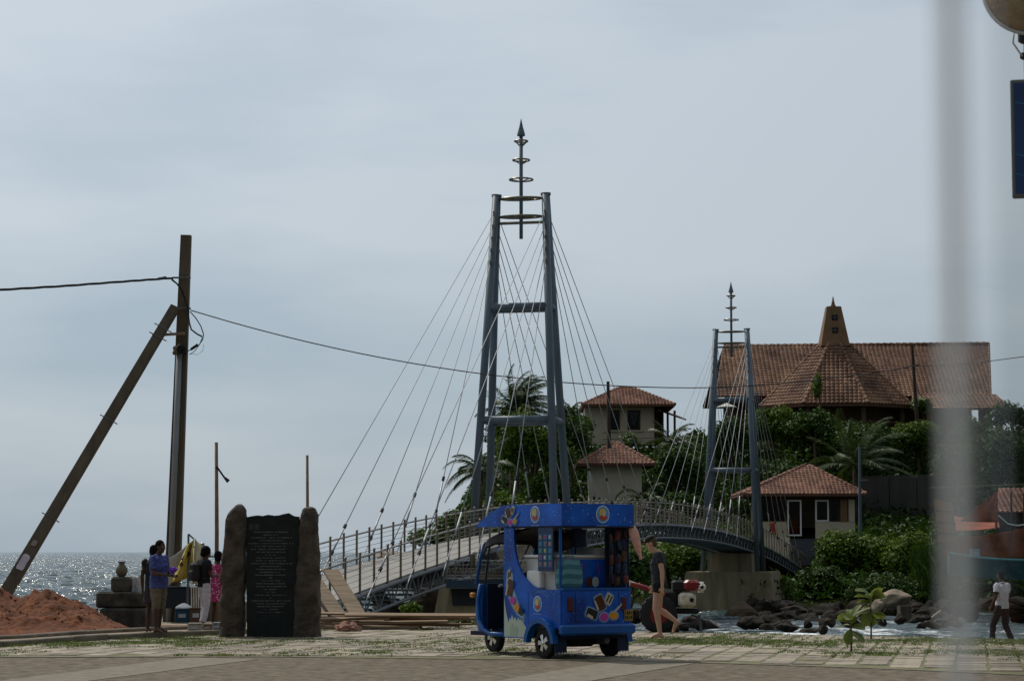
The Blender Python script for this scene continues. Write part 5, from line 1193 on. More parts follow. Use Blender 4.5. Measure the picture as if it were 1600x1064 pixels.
# cab: cowl, windscreen, hood, bars
def cowl(z, f=1.0, x0=1.72, dep=.42, hw=.47):
    return [Vector((x0 + dep * f * math.cos(a), hw * math.sin(a), z)) for a in [R(-90 + 180 * k / 14) for k in range(15)]]
def cowl_shell(rings, th, name, m):
    out = [r + [Vector((p.x - th * (1 if abs(p.y) < .3 else .3), p.y * .94, p.z)) for p in r[::-1]] for r in rings]
    return MB().loft(out).build(name, m, tk, smooth=False)
cowl_shell([cowl(.34, .92, 1.70, .44, .50), cowl(.55, 1.0, 1.70, .47, .53), cowl(.80, .98, 1.70, .46, .53), cowl(1.02, .88, 1.70, .44, .50)], .04, 'front_cowl', B2)
MB().tube([(1.70, .52, 1.02), (1.74, .545, .80), (1.72, .545, .52), (1.60, .54, .36), (1.40, .56, .31), (.95, .58, .30)], .032, 8).build('door_edge', B2, tk, smooth=True); MB().tube([(1.70, -.52, 1.02), (1.74, -.545, .80), (1.72, -.545, .52), (1.60, -.54, .36), (.95, -.58, .30)], .032, 8).build('door_edge', B2, tk, smooth=True)
MB().box((1.62, 0, .70), (.03, .92, .66)).build('dash_panel', M['navy'], tk)
for s in (1, -1):
    MB().tube([(1.95, s * .44, 1.02), (1.80, s * .46, 1.40), (1.66, s * .48, 1.62)], .024, 8).build('windscreen_pillar', B2, tk, smooth=True); MB().tube([(1.62, s * .50, 1.02), (1.50, s * .50, 1.60)], .014, 6).build('side_strut', M['black'], tk)
MB().tube([(1.66, -.48, 1.62), (1.66, .48, 1.62)], .022, 8).build('windscreen_header', M['black'], tk)
MB().add([(1.95, -.42, 1.03), (1.95, .42, 1.03), (1.67, .46, 1.61), (1.67, -.46, 1.61), (1.955, -.42, 1.033), (1.955, .42, 1.033), (1.675, .46, 1.613), (1.675, -.46, 1.613)], [(0, 1, 2, 3), (7, 6, 5, 4)]).build('windscreen', M['clear'], tk)
hd = []
for x, z, hw in ((1.70, 1.60, .50), (1.55, 1.72, .54), (1.25, 1.79, .56), (.80, 1.81, .56)):
    hd.append([Vector((x - (.0 if abs(math.cos(a)) < .8 else 0), -hw * math.cos(a), z - .16 + .20 * math.sin(a) ** .5 if math.sin(a) > 0 else z - .16)) for a in [math.pi * k / 10 for k in range(11)]])
hd2 = [r + [Vector((p.x, p.y * .95, p.z - .02)) for p in r[::-1]] for r in hd]
MB().loft(hd2).build('soft_hood', plain('black_hood', (.010, .010, .011), .7), tk, smooth=False)
MB().rbox((1.02, 0, .66), (.40, .95, .12), .04).build('driver_seat', M['black'], tk); MB().rbox((.80, 0, .92), (.08, .95, .50), .03).build('seat_back', M['black'], tk)
MB().tube([(1.50, -.32, 1.0), (1.56, -.1, .97), (1.56, .1, .97), (1.46, .34, 1.0)], .016, 8).build('handlebar', M['dsteel'], tk, smooth=True); MB().tube([(1.40, .40, 1.0), (1.48, .30, 1.0)], .022, 8).build('grip', plain('grip_grey', (.3, .3, .3), .6), tk)
MB().tube([(2.10, 0, .25), (1.90, 0, .6)], .035, 8).build('fork', M['chrome'], tk); MB().tube([(2.10, .085, .22), (2.02, .085, .44)], .022, 8).build('fork_leg', M['chrome'], tk)
fm = [(2.10 + .275 * math.cos(a), .22 + .275 * math.sin(a)) for a in [R(10 + 16 * k) for k in range(11)]]; fn_ = [(2.10 + .255 * math.cos(a), .22 + .255 * math.sin(a)) for a in [R(10 + 16 * k) for k in range(11)]]
MB().prism(fm + fn_[::-1], lambda u, v, t: Vector((u, t, v)), -.09, .09).build('front_mudguard', B2, tk)
MB().rbox((1.86, .56, .86), (.08, .07, .075), .015).build('indicator', plain('amber_lens', (.55, .20, .02), .3), tk)
mr = MB().rbox((1.80, .60, 1.36), (.035, .08, .19), .016).build('mirror', M['black'], tk); MB().box((1.779, .60, 1.36), (.006, .062, .16)).build('mirror_glass', plain('mirror_face', (.30, .28, .18), .15, metal=.6), mr); MB().tube([(1.84, .47, 1.36), (1.80, .60, 1.45)], .010, 6).build('mirror_arm', M['chrome'], mr); MB().rbox((1.82, .56, 1.485), (.05, .08, .04), .015).build('mirror_cap', M['white'], mr)
for s in (1, -1):
    MB().rbox((-.455, s * .47, .76), (.03, .085, .19), .01).build('tail_light', plain('dark_red_lens', (.09, .015, .012), .3), tk)
npl = MB().rbox((-.462, -.545, .60), (.012, .15, .16), .004).build('number_plate', plain('plate_yellow', (.24, .16, .04), .6), tk)
for i in range(2):
    for j in range(4): MB().box((-.469, -.49 - .034 * j, .635 - .065 * i), (.003, .022 if (i + j) % 3 else .010, .042)).build('plate_character', M['black'], npl)
MB().tube([(-.44, -.5, .66), (-.44, -.65, .62)], .006, 5).build('plate_wire', M['black'], tk)
# ---- printed graphics (thin vinyl pieces on the panels)
def vin(name, pts, plane, t, m, parent=None): return MB().prism(pts, plane, t, t + .0025).build(name, m, parent or tk)
def disc(cx, cy, r, n=22, ry=None, rot=0.0): return [(cx + r * math.cos(a) * math.cos(rot) - (ry or r) * math.sin(a) * math.sin(rot), cy + r * math.cos(a) * math.sin(rot) + (ry or r) * math.sin(a) * math.cos(rot)) for a in [2 * math.pi * k / n for k in range(n)]]
def rrect(cx, cy, w, h, rot, r=.3):
    pts = []
    for k in range(20):
        a = 2 * math.pi * k / 20; u = w / 2 * math.copysign(abs(math.cos(a)) ** r, math.cos(a)); v = h / 2 * math.copysign(abs(math.sin(a)) ** r, math.sin(a)); pts.append((cx + u * math.cos(rot) - v * math.sin(rot), cy + u * math.sin(rot) + v * math.cos(rot)))
    return pts
VC = {'glow': (.30, .42, .55), 'glow2': (.05, .16, .46), 'glow3': (.006, .075, .38), 'choc2': (.13, .045, .022), 'choc': (.075, .022, .010), 'dark': (.014, .008, .006), 'cream': (.55, .46, .30), 'pink': (.50, .04, .30), 'orange': (.62, .26, .01), 'sky': (.10, .28, .55), 'yellow': (.62, .42, .06), 'red': (.45, .06, .02), 'milk': (.46, .52, .42), 'milk2': (.34, .42, .32), 'navyp': (.01, .03, .18)}
vm_ = lambda k: plain('vinyl_' + k, VC[k], .4, var=.08)
def icecream(cx, cy, s, plane, t, mir=1, ang_=0.0):
    """bars and scoops with their pale halo; mir flips left-right"""
    T = lambda x, y: (cx + mir * (x * math.cos(ang_) - y * math.sin(ang_)) * s, cy + (x * math.sin(ang_) + y * math.cos(ang_)) * s)
    def tr(pts): return [T(x, y) for x, y in pts]
    def grow(pts, f):
        cu_, cv_ = sum(p[0] for p in pts) / len(pts), sum(p[1] for p in pts) / len(pts); return [(cu_ + (p[0] - cu_) * (1 + f / max(.08, math.hypot(p[0] - cu_, p[1] - cv_))), cv_ + (p[1] - cv_) * (1 + f / max(.08, math.hypot(p[0] - cu_, p[1] - cv_)))) for p in pts]
    items = (('print_bar', rrect(-.55, -.28, .66, .44, -.35), 'dark'), ('print_bar', rrect(-.05, .22, .50, .74, .45), 'choc'), ('print_bar', rrect(.47, .40, .38, .50, -.5), 'cream'), ('print_scoop', disc(.18, -.46, .25, ry=.20), 'pink'), ('print_scoop', disc(.76, -.40, .25, ry=.18), 'orange'), ('print_stick', rrect(1.0, -.06, .07, .6, -.9), 'cream'))
    h0 = None; lay = 0
    for f, c in ((.17, 'glow3'), (.10, 'glow2'), (.045, 'glow')):
        for n, pts, _ in items:
            o_ = vin('print_halo', tr(grow(pts, f)), plane, t + .0006 * lay, vm_(c), h0); h0 = h0 or o_; lay += 1
    for i, (n, pts, c) in enumerate(items + (('print_filling', rrect(-.68, -.42, .36, .15, -.5), 'cream'), ('print_filling', rrect(-.29, .10, .10, .50, .45), 'cream'), ('print_stripe', rrect(.40, .44, .07, .40, -.5), 'dark'), ('print_stripe', rrect(.57, .38, .07, .40, -.5), 'dark'), ('print_gloss', rrect(.05, .34, .06, .40, .45), 'choc2'))):
        vin(n, tr(pts), plane, t + .0006 * lay + .0012 * i, vm_(c), h0)
def emblem(cx, cy, r, plane, t, mir=1):
    e_ = vin('emblem', disc(cx, cy, r, ry=r * 1.05), plane, t, plain('vinyl_white', (.55, .60, .66), .4))
    vin('emblem_field', disc(cx, cy, r * .87, ry=r * .92), plane, t + .003, vm_('sky'), e_)
    vin('emblem_shape', disc(cx - mir * .05 * r, cy + .18 * r, r * .48, ry=r * .52), plane, t + .006, vm_('yellow'), e_); vin('emblem_shape', disc(cx + mir * .05 * r, cy - .38 * r, r * .52, ry=r * .32), plane, t + .009, vm_('red'), e_); vin('emblem_shape', disc(cx + mir * .12 * r, cy + .05 * r, r * .26, ry=r * .34), plane, t + .012, vm_('cream'), e_)
    w = [(cx - mir * r * .8, cy - r * 1.28), (cx + mir * r * .8, cy - r * 1.28)]
    for k in range(9): vin('small_lettering', rrect(cx + mir * r * (-.8 + .2 * k), cy - r * 1.35, r * .13, r * .10 * (1 + .4 * (k % 3 == 0)), 0), plane, t, vm_('glow'), e_)
L_side = lambda u, v, t: Vector((u, t, v))
icecream(.80, 2.008, .20, L_side, .636, -1); emblem(.16, 2.02, .115, L_side, .636, -1)
emblem(0.0 - .08, 2.02, .118, lambda u, v, t: Vector((-t, u, v)), .481, -1)
# tall cluster on the pillar, milk splash, emblem on the side
def T2(pts): return pts
h0 = vin("print_halo", [(.93, 1.02), (.90, 1.22), (.80, 1.30), (.72, 1.18), (.70, .98), (.60, .82), (.50, .66), (.40, .60), (.44, .50), (.62, .56), (.78, .72), (.90, .88)], L_side, .6155, vm_('glow2'))
vin('print_halo', [(.90, 1.04), (.88, 1.18), (.80, 1.25), (.74, 1.16), (.73, .98), (.62, .80), (.52, .66), (.44, .60), (.48, .54), (.62, .60), (.77, .74), (.87, .90)], L_side, .6185, vm_('glow'), h0)
for i, (n, pts, c) in enumerate((('print_bar', rrect(.82, 1.165, .10, .12, .3), 'cream'), ('print_stripe', rrect(.84, 1.16, .025, .10, .3), 'dark'), ('print_stripe', rrect(.79, 1.18, .025, .10, .3), 'dark'), ('print_bar', rrect(.79, .98, .15, .24, .3), 'choc'), ('print_filling', rrect(.865, .95, .035, .16, .3), 'cream'), ('print_scoop', disc(.72, .80, .065, ry=.055), 'pink'), ('print_scoop', disc(.61, .70, .065, ry=.06), 'orange'), ('print_bar', rrect(.51, .645, .10, .09, .4), 'dark'))): vin(n, pts, L_side, .6215 + .003 * i, vm_(c), h0)
ms = [(.955, .285), (.955, .84), (.93, .72), (.88, .56), (.84, .48), (.82, .56), (.79, .52), (.76, .60), (.72, .53), (.68, .57), (.64, .50), (.60, .60), (.58, .52), (.54, .55), (.51, .50), (.48, .58), (.47, .48), (.42, .44), (.37, .285)]
mk = vin('milk_splash', ms, L_side, .6155, vm_('milk')); vin('milk_shade', [(.82, .29), (.80, .42), (.74, .48), (.70, .40), (.66, .46), (.60, .40), (.62, .29)], L_side, .6185, vm_('milk2'), mk)
emblem(.13, .765, .105, L_side, .6155, -1)
icecream(-.06, .715, .29, lambda u, v, t: Vector((-t, u, v)), .4505, -1)
for k, (a, b, c) in enumerate(((.12, 1.12, 'pink'), (-.05, 1.10, 'choc'), (-.16, 1.10, 'milk'))): vin('shake_print', disc(a, b - .03, .06, ry=.075), lambda u, v, t: Vector((-t, u, v)), .1935 + .003 * k, vm_(c))
for a, b in ((.10, .36), (-.20, .20)): vin('straw_print', rrect(a - .02, 1.25, .012, .16, a), lambda u, v, t: Vector((-t, u, v)), .1935, vm_('pink'))
seam = plain('panel_seam', (.002, .006, .03), .7)
for y0, z0, y1, z1 in ((-.38, .52, .38, .52), (-.38, .52, -.38, .93), (.38, .52, .38, .93)): MB().box((-.4505, (y0 + y1) / 2, (z0 + z1) / 2), (.004, abs(y1 - y0) + .008, abs(z1 - z0) + .008)).build('panel_seam', seam, tk)
for x in (.36,): MB().box((x, .6155, .62), (.008, .003, .62)).build('panel_seam', seam, tk)
for s_, r_ in ((0, .30), (.05, .36), (.10, .43)):      # pale swirls of the printed milk
    a0 = [(.10 + r_ * math.cos(R(a)), .74 + r_ * .62 * math.sin(R(a))) for a in range(60, 176, 8)]; n_ = len(a0)
    vin('milk_swirl', [(u, v + .010 * math.sin(math.pi * i / (n_ - 1))) for i, (u, v) in enumerate(a0) if v < .95] + [(u, v - .006 * math.sin(math.pi * i / (n_ - 1)) - .001) for i, (u, v) in reversed(list(enumerate(a0))) if v < .95], L_side, .6158, vm_('glow2')) if sum(1 for u, v in a0 if v < .95) > 3 else None
stv = MB()
def star(u, v, r, plane, t): stv.prism([(u + (r if i % 2 == 0 else r * .35) * math.cos(i * math.pi / 4), v + (r if i % 2 == 0 else r * .35) * math.sin(i * math.pi / 4)) for i in range(8)], plane, t, t + .002)
RP = lambda u, v, t: Vector((-t, u, v))
for k in range(34): star(rnd.uniform(-.42, 1.2), rnd.uniform(1.89, 2.10), rnd.uniform(.006, .016), L_side, .6355)
for k in range(26): star(rnd.uniform(-.62, .62), rnd.uniform(1.89, 2.17), rnd.uniform(.006, .018), RP, .4805)
for k in range(22): star(rnd.uniform(.75, .95), rnd.uniform(1.25, 1.84), rnd.uniform(.006, .016), L_side, .6155)
for k in range(24): star(rnd.uniform(-.40, .30), rnd.uniform(.60, .94), rnd.uniform(.005, .013), L_side, .6155)
for k in range(26): star(rnd.uniform(-.55, .55), rnd.uniform(.50, .94), rnd.uniform(.005, .014), RP, .4505)
stv.build('star_prints', plain('vinyl_star', (.22, .38, .70), .4), tk, kind='stuff')
# pink plastic bag tied at the rear right corner of the canopy
pb = thing('plastic_bag', 'pale pink plastic bag hanging from the rear right corner of the tuk', 'plastic bag', TKM @ Vector((-.47, -.63, 1.84)), tk_rz)
rg = []
for z, r, dx in ((.02, .04, .02), (-.04, .075, .0), (-.14, .08, -.03), (-.26, .062, -.07), (-.35, .042, -.10), (-.41, .018, -.125), (-.42, .026, -.128), (-.46, .020, -.135)):
    rg.append([Vector((r * .5 * math.cos(t) * (1 + .2 * math.sin(3 * t)), dx * 1.0 + r * math.sin(t) * (1 + .15 * math.cos(4 * t)), z)) for t in [2 * math.pi * i / 16 for i in range(16)]])
MB().loft(rg).build('bag_film', mat('pink_film', (.62, .42, .36), .4, var=.25, scale=14, trans=.5), pb, smooth=True); MB().tube([(0, 0, 0), (.0, .0, .06)], .006, 5).build('string', M['white'], pb)

# ------------------------------------------------------------------ two-wheeled hand tractor
Yx = 43.3; tg = P(1062, 0, Yx)
tr_ = thing('hand_tractor', 'red and white two-wheeled hand tractor parked behind the walking man', 'tractor', (tg.x, Yx, 0))
X = lambda px, py, d=0: P(px, py, Yx + d) - tr_.location
RX = Matrix.Rotation(math.pi / 2, 3, 'X')
for d in (-.28, .34):
    c = X(1029, 950, d); r = .35; o = thing('wheel', None, None); o.parent = tr_; o.location = (c.x, c.y, r)
    w = .14; MB().lathe([(r * .5, -w / 2), (r * .85, -w / 2), (r * .98, -w * .38), (r, 0), (r * .98, w * .38), (r * .85, w / 2), (r * .5, w / 2)], (0, 0, 0), 28, RX, False).build('tyre', M['tyre'], o, smooth=True); MB().lathe([(.05, -.03), (r * .52, -.05), (r * .52, .05), (.05, .03)], (0, 0, 0), 20, RX).build('rim', M['redp'], o)
    lg = MB()
    for k in range(18):
        a = k * math.pi / 9; Ra = Matrix.Rotation(a, 3, 'Y'); lg.box(Ra @ Vector((0, 0, r + .002)), (.035, w * .9, .012), rot=Ra)
    lg.build('tread_lugs', M['tyre'], o, kind='stuff')
q0 = X(1029, 950, 0)
MB().rbox(X(1040, 935), (.45, .36, .34), .05).build('gearbox', M['black'], tr_); MB().tube([X(1029, 951, -.3), X(1029, 951, .35)], .05, 8).build('axle', M['dsteel'], tr_)
MB().rbox(X(1065, 915), (.36, .34, .20), .03).build('engine_block', M['black'], tr_); MB().rbox(X(1080, 914, -.1), (.30, .34, .20), .05).build('red_cowl', M['redp'], tr_); MB().rbox(X(1095, 917, -.1), (.17, .36, .20), .07).build('white_nose', M['whitep'], tr_)
MB().lathe([(.035, -.01), (.03, .012)], X(1097, 917, -.29), 10, Matrix.Rotation(math.pi / 2, 3, 'X')).build('nose_cap', M['black'], tr_)
tb = MB().rbox(X(1073, 937, -.12), (.33, .3, .27), .05).build('fuel_tank', mat('stained_tank', (.42, .33, .20), .6, var=.3, scale=7, c2=(.62, .58, .48)), tr_); MB().lathe([(.045, -.01), (.04, .014)], X(1081, 937, -.275), 10, Matrix.Rotation(math.pi / 2, 3, 'X')).build('tank_cap', M['black'], tb)
MB().rbox(X(1072, 954), (.48, .3, .10), .03).build('chassis', M['black'], tr_)
MB().box(X(1082, 906.5), (.16, .2, .02)).build('top_plate', M['redp'], tr_)
for d in (-.2, .2):
    MB().tube([X(1040, 930, d), X(1008, 918, d * 1.2), X(985, 911, d * 1.4)], .045, 8).build('handle_bar', M['redp'], tr_, smooth=True); MB().tube([X(985, 911, d * 1.4), X(968, 904, d * 1.5)], .048, 8).build('handle_sleeve', M['whitep'], tr_, smooth=True)
MB().box(X(1014, 918, 0), (.40, .34, .05), rot=Matrix.Rotation(.38, 3, 'Y')).build('guard_plate', M['redp'], tr_)
MB().tube([X(1092, 960), X(1096, 985)], .03, 6).build('front_stand', M['dsteel'], tr_); MB().tube([X(1096, 984, -.1), X(1096, 984, .1)], .03, 6).build('stand_foot', M['dsteel'], tr_)

# ------------------------------------------------------------------ people
FOLD = bpy.data.textures.new('cloth_folds', 'CLOUDS'); FOLD.noise_scale = .075; FOLD.noise_depth = 2
def remesh(o, vox, it=4):
    r = o.modifiers.new('Remesh', 'REMESH'); r.mode = 'VOXEL'; r.voxel_size = vox; r.use_smooth_shade = True
    s = o.modifiers.new('Smooth', 'SMOOTH'); s.iterations = it; s.factor = .5
    if o.name.split('.')[0] in ('shirt', 'trousers', 'shorts', 'skirt'):
        dm = o.modifiers.new('Folds', 'DISPLACE'); dm.texture = FOLD; dm.strength = .032; dm.mid_level = .5
    return o
def oval(c, hw, hd, n=18, tilt=0.0): return [Vector((c[0] + hd * math.cos(t), c[1] + hw * math.sin(t), c[2] + tilt * math.cos(t) * hd)) for t in [2 * math.pi * k / n for k in range(n)]]
def J(**k):
    d = dict(pelvis=(0, 0, .95), waist=(0, 0, 1.08), chest=(0, 0, 1.28), neck=(-.01, 0, 1.47), head=(.02, 0, 1.63),
             shL=(-.01, .185, 1.41), elL=(-.03, .235, 1.13), wrL=(.03, .245, .88), shR=(-.01, -.185, 1.41), elR=(-.03, -.235, 1.13), wrR=(.03, -.245, .88),
             hiL=(0, .09, .92), knL=(.02, .10, .50), anL=(-.03, .10, .085), toL=(.13, .115, .03), hiR=(0, -.09, .92), knR=(.02, -.10, .50), anR=(-.03, -.10, .085), toR=(.13, -.115, .03), nod=.0, female=0)
    d.update(k); return d
def hand(mb, wr, d, side_, curl=.5):
    """palm, four unequal fingers and a thumb; d = direction of the forearm"""
    d = Vector(d).normalized(); lat = Vector((0, 1, 0)); fw = Vector((1, 0, 0)); fw = (fw - d * fw.dot(d)).normalized(); nrm = d.cross(fw).normalized()
    wr = Vector(wr); k = wr + d * .045
    Mx = Matrix((fw, nrm, d)).transposed(); mb.ell(k, (.038, .017, .052), Mx, 10, 8)
    if nrm.dot(Vector((0, side_, 0))) > 0: nrm = -nrm
    for i, (o_, l) in enumerate(((-.027, .058), (-.009, .070), (.009, .074), (.026, .066))):
        b = wr + d * .085 + fw * o_; m_ = b + (d * math.cos(curl * .6) + nrm * math.sin(curl * .6)) * l * .55; e = m_ + (d * math.cos(curl * 1.6) + nrm * math.sin(curl * 1.6)) * l * .5
        mb.limb([b, m_, e], [.0095, .009, .008], 7)
    b = wr + d * .03 + fw * .03; m_ = b + (d * .7 + fw * .7).normalized() * .035; mb.limb([b, m_, m_ + (d * .95 + nrm * .25).normalized() * .032], [.012, .0105, .009], 7)
def person(label, loc, rz, H, j, skin, wear, shirt=None, sleeve=.5, bottom=None, leg=.4, hairc=None, hair='short', bulk=1.0, shoes=None, skirt=None, collar=False):
    root = thing('person', label, 'person', loc, rz); s = H / 1.75
    V = {k: Vector(v) for k, v in j.items() if isinstance(v, tuple)}; mb = MB()
    def torso(m, g, top=True, lo=True):
        m.loft([oval(V['pelvis'] + Vector((0, 0, -.08)), .10 + g, .085 + g), oval(V['pelvis'], .155 * bulk + g, .105 * bulk + g), oval(V['waist'], .142 * bulk + g, .095 * bulk + g), oval(V['chest'], .165 * bulk + g, .112 * bulk + g), oval((V['shL'] + V['shR']) / 2 + Vector((0, 0, -.02)), .165 * bulk + g, .085 + g), oval((V['shL'] + V['shR']) / 2 + Vector((.0, 0, .045)), .09 + g, .06 + g)])
    torso(mb, 0)
    mb.limb([(V['shL'] + V['shR']) / 2 + Vector((0, 0, .03)), V['neck'], V['head'] - Vector((.01, 0, .06))], [.065, .054, .054])
    # head: skull, jaw, nose, brow, ears
    Hh = V['head']; N_ = Matrix.Rotation(j['nod'], 3, 'Y'); hp = lambda x, y, z: Hh + N_ @ Vector((x, y, z))
    mb.ell(hp(-.008, 0, .03), (.098, .077, .095), N_, 16, 12); mb.ell(hp(.028, 0, -.045), (.062, .056, .068), N_, 14, 10); mb.ell(hp(.055, 0, -.088), (.026, .03, .022), N_)
    mb.limb([hp(.085, 0, .012), hp(.108, 0, -.022)], [.011, .015], 8); mb.ell(hp(.070, 0, .030), (.022, .052, .012), N_); mb.ell(hp(.083, 0, -.056), (.012, .024, .010), N_)
    for sd_ in (-1, 1): mb.ell(hp(-.005, sd_ * .078, .0), (.022, .010, .032), N_, 8, 6)
    for S_, sg in (('L', 1), ('R', -1)):
        mb.limb([V['sh' + S_], V['sh' + S_].lerp(V['el' + S_], .4), V['el' + S_], V['el' + S_].lerp(V['wr' + S_], .35), V['wr' + S_]], [.058, .050, .040, .040, .027]); hand(mb, V['wr' + S_], V['wr' + S_] - V['el' + S_], sg, wear.get('curl', .45))
        mb.limb([V['hi' + S_], V['hi' + S_].lerp(V['kn' + S_], .45), V['kn' + S_], V['kn' + S_].lerp(V['an' + S_], .32) + Vector((-.012, 0, 0)), V['an' + S_]], [.088 * bulk, .074 * bulk, .054, .055, .036])
        an, to = V['an' + S_], V['to' + S_]; fd = (to - an); heel = an - Vector((fd.x, fd.y, 0)).normalized() * .035 + Vector((0, 0, -.045 if abs(fd.z) < .12 else -.02)) if Vector((fd.x, fd.y, 0)).length > .02 else an
        mb.limb([heel, an.lerp(to, .45), to], [.034, .033, .026]); mb.limb([an, an.lerp(to, .5)], [.038, .034])
        sdv = Vector((0, 1, 0))
        for q in range(5): mb.limb([to + sdv * (q - 2) * .016 * 1.0, to + sdv * (q - 2) * .018 + fd.normalized() * (.035 - abs(q - 1.5) * .006)], [.012, .010], 6)
    k = s
    def fin(m, name, mt, vox=.011, it=3):
        m.v = [tuple(Vector(v) * k) for v in m.v]; return remesh(m.build(name, mt, root, smooth=True), vox, it)
    fin(mb, 'body', skin, .0085, 3)
    for sd_ in (-1, 1):
        e_ = MB().ell(hp(.079, sd_ * .031, .012) * k, (.010, .014, .009), n=8, m=6).build('eye', plain('eye_white', (.55, .52, .48), .3), root, smooth=True); MB().ell(hp(.0865, sd_ * .031, .012) * k, (.004, .007, .007), n=8, m=6).build('iris', M['hair'], e_)
    MB().ell(hp(.0915, 0, -.058) * k, (.006, .022, .004), n=8, m=6).build('mouth', plain('lip_red', (.16, .06, .05), .5), root)
    if shirt:
        m = MB(); g = .016 + .05 * (bulk - 1)
        m.loft([oval(V['pelvis'] + Vector((0, 0, wear.get('hem', -.04))), .165 * bulk + g, .118 * bulk + g), oval(V['waist'], .152 * bulk + g, .108 * bulk + g), oval(V['chest'], .170 * bulk + g, .118 * bulk + g), oval((V['shL'] + V['shR']) / 2 + Vector((0, 0, -.015)), .175 * bulk + g, .088 + g), oval((V['shL'] + V['shR']) / 2 + Vector((0, 0, .05)), .075 + g, .058 + g)])
        for S_ in 'LR':
            a, b, c = V['sh' + S_], V['el' + S_], V['wr' + S_]
            if sleeve <= 1: e = a.lerp(b, sleeve); m.limb([a, a.lerp(e, .5)], [.074, .072]); m.tube([a, e], [.074, .064], 14)
            else: e = b.lerp(c, sleeve - 1); m.limb([a, b], [.074, .056]); m.tube([b, e], [.056, .045], 14)
        fin(m, 'shirt', shirt)
        if collar:
            cc = (V['shL'] + V['shR']) / 2 + Vector((0, 0, .065)); MB().torus(cc * k, .068 * k, .016 * k, 18, 6, Matrix.Rotation(.25, 3, 'Y')).build('collar', shirt, root, smooth=True)
    if bottom:
        m = MB(); g = .017
        m.loft([oval(V['pelvis'] + Vector((0, 0, -.10)), .135 * bulk + g, .10 * bulk + g), oval(V['pelvis'], .160 * bulk + g, .112 * bulk + g), oval(V['waist'] + Vector((0, 0, -.04)), .146 * bulk + g, .10 * bulk + g)])
        for S_ in 'LR':
            a, b, c = V['hi' + S_], V['kn' + S_], V['an' + S_]
            if leg <= 1: m.limb([a, a.lerp(b, leg * .5)], [.10 * bulk, .098 * bulk]); m.tube([a, a.lerp(b, leg)], [.102 * bulk, .098 * bulk - .012 * leg], 16)
            else: m.limb([a, a.lerp(b, .5), b], [.103 * bulk, .09 * bulk, .074]); m.tube([b, b.lerp(c, leg - 1)], [.074, .064], 14); m.ell(b, .074)
        fin(m, 'shorts' if leg < 1.2 else 'trousers', bottom)
    if skirt:
        m = MB(); m.loft([oval(V['pelvis'] + Vector((0, 0, -.36)), .20, .17), oval(V['pelvis'] + Vector((0, 0, -.05)), .185, .135), oval(V['waist'], .155, .112)]); fin(m, 'skirt', skirt)
    if hairc:
        m = MB(); m.ell(hp(-.022, 0, .045), (.098, .085, .098), N_, 16, 12)
        if hair == 'full': m.ell(hp(-.03, 0, .035), (.112, .100, .115), N_, 16, 12); m.ell(hp(-.06, 0, -.05), (.07, .08, .06), N_)
        if hair == 'tail': m.ell(hp(-.06, 0, .0), (.075, .082, .08), N_); m.limb([hp(-.10, 0, .02), hp(-.13, 0, -.06), hp(-.12, 0, -.16)], [.03, .035, .015])
        if hair == 'short': m.ell(hp(-.05, 0, -.02), (.056, .070, .055), N_)
        m.v = [tuple(Vector(v) + Vector((mnoise.noise(Vector(v) * 40), mnoise.noise(Vector(v) * 40 + Vector((5, 0, 0))), mnoise.noise(Vector(v) * 40 + Vector((0, 5, 0))))) * .006) for v in m.v]
        fin(m, 'hair', hairc, .010, 1)
    if shoes:
        for S_ in 'LR':
            m = MB(); an, to = V['an' + S_], V['to' + S_]; m.limb([an + Vector((-.035, 0, -.035)), an.lerp(to, .6) + Vector((0, 0, -.005)), to + (to - an).normalized() * .03], [.046, .046, .040]); fin(m, 'shoe', shoes)
    return root, V, s, hp, N_
# walking barefoot man (faces left)
g = G(1031, 998, .02)
wk_, V, s, hp, N_ = person('barefoot man in black cap, dark t-shirt and black shorts walking left past the tuk', (g.x, g.y, .03), math.pi - .12, 1.76,
    J(head=(.14, 0, 1.60), neck=(.055, 0, 1.455), shL=(-.005, .18, 1.40), shR=(.02, -.18, 1.40), chest=(.03, 0, 1.27), waist=(.02, 0, 1.08), elL=(-.06, .225, 1.12), wrL=(-.06, .235, .88), elR=(.06, -.22, 1.12), wrR=(.12, -.22, .90),
      hiL=(.01, .085, .92), knL=(.065, .09, .50), anL=(-.01, .09, .085), toL=(.13, .10, .03), hiR=(.01, -.085, .92), knR=(.02, -.09, .49), anR=(-.28, -.09, .285), toR=(-.225, -.095, .12), nod=.42), M['skin'], {'hem': -.06}, plain('charcoal_tee', (.022, .026, .031), .85, scale=8), .48, plain('black_shorts', (.008, .008, .010), .8), .34, M['hairb'], 'short')
m = MB(); m.ell(hp(-.012, 0, .075), (.106, .088, .072), N_, 16, 10); m.ell(hp(.11, 0, .052), (.075, .068, .010), N_, 12, 6); m.v = [tuple(Vector(v) * s) for v in m.v]; cp = remesh(m.build('cap', plain('black_cap', (.008, .008, .009), .8), wk_, smooth=True), .008, 2)
MB().ell(hp(.082, .028, .095) * s, (.010, .018, .016), n=8, m=6).build('cap_badge', M['white'], cp)
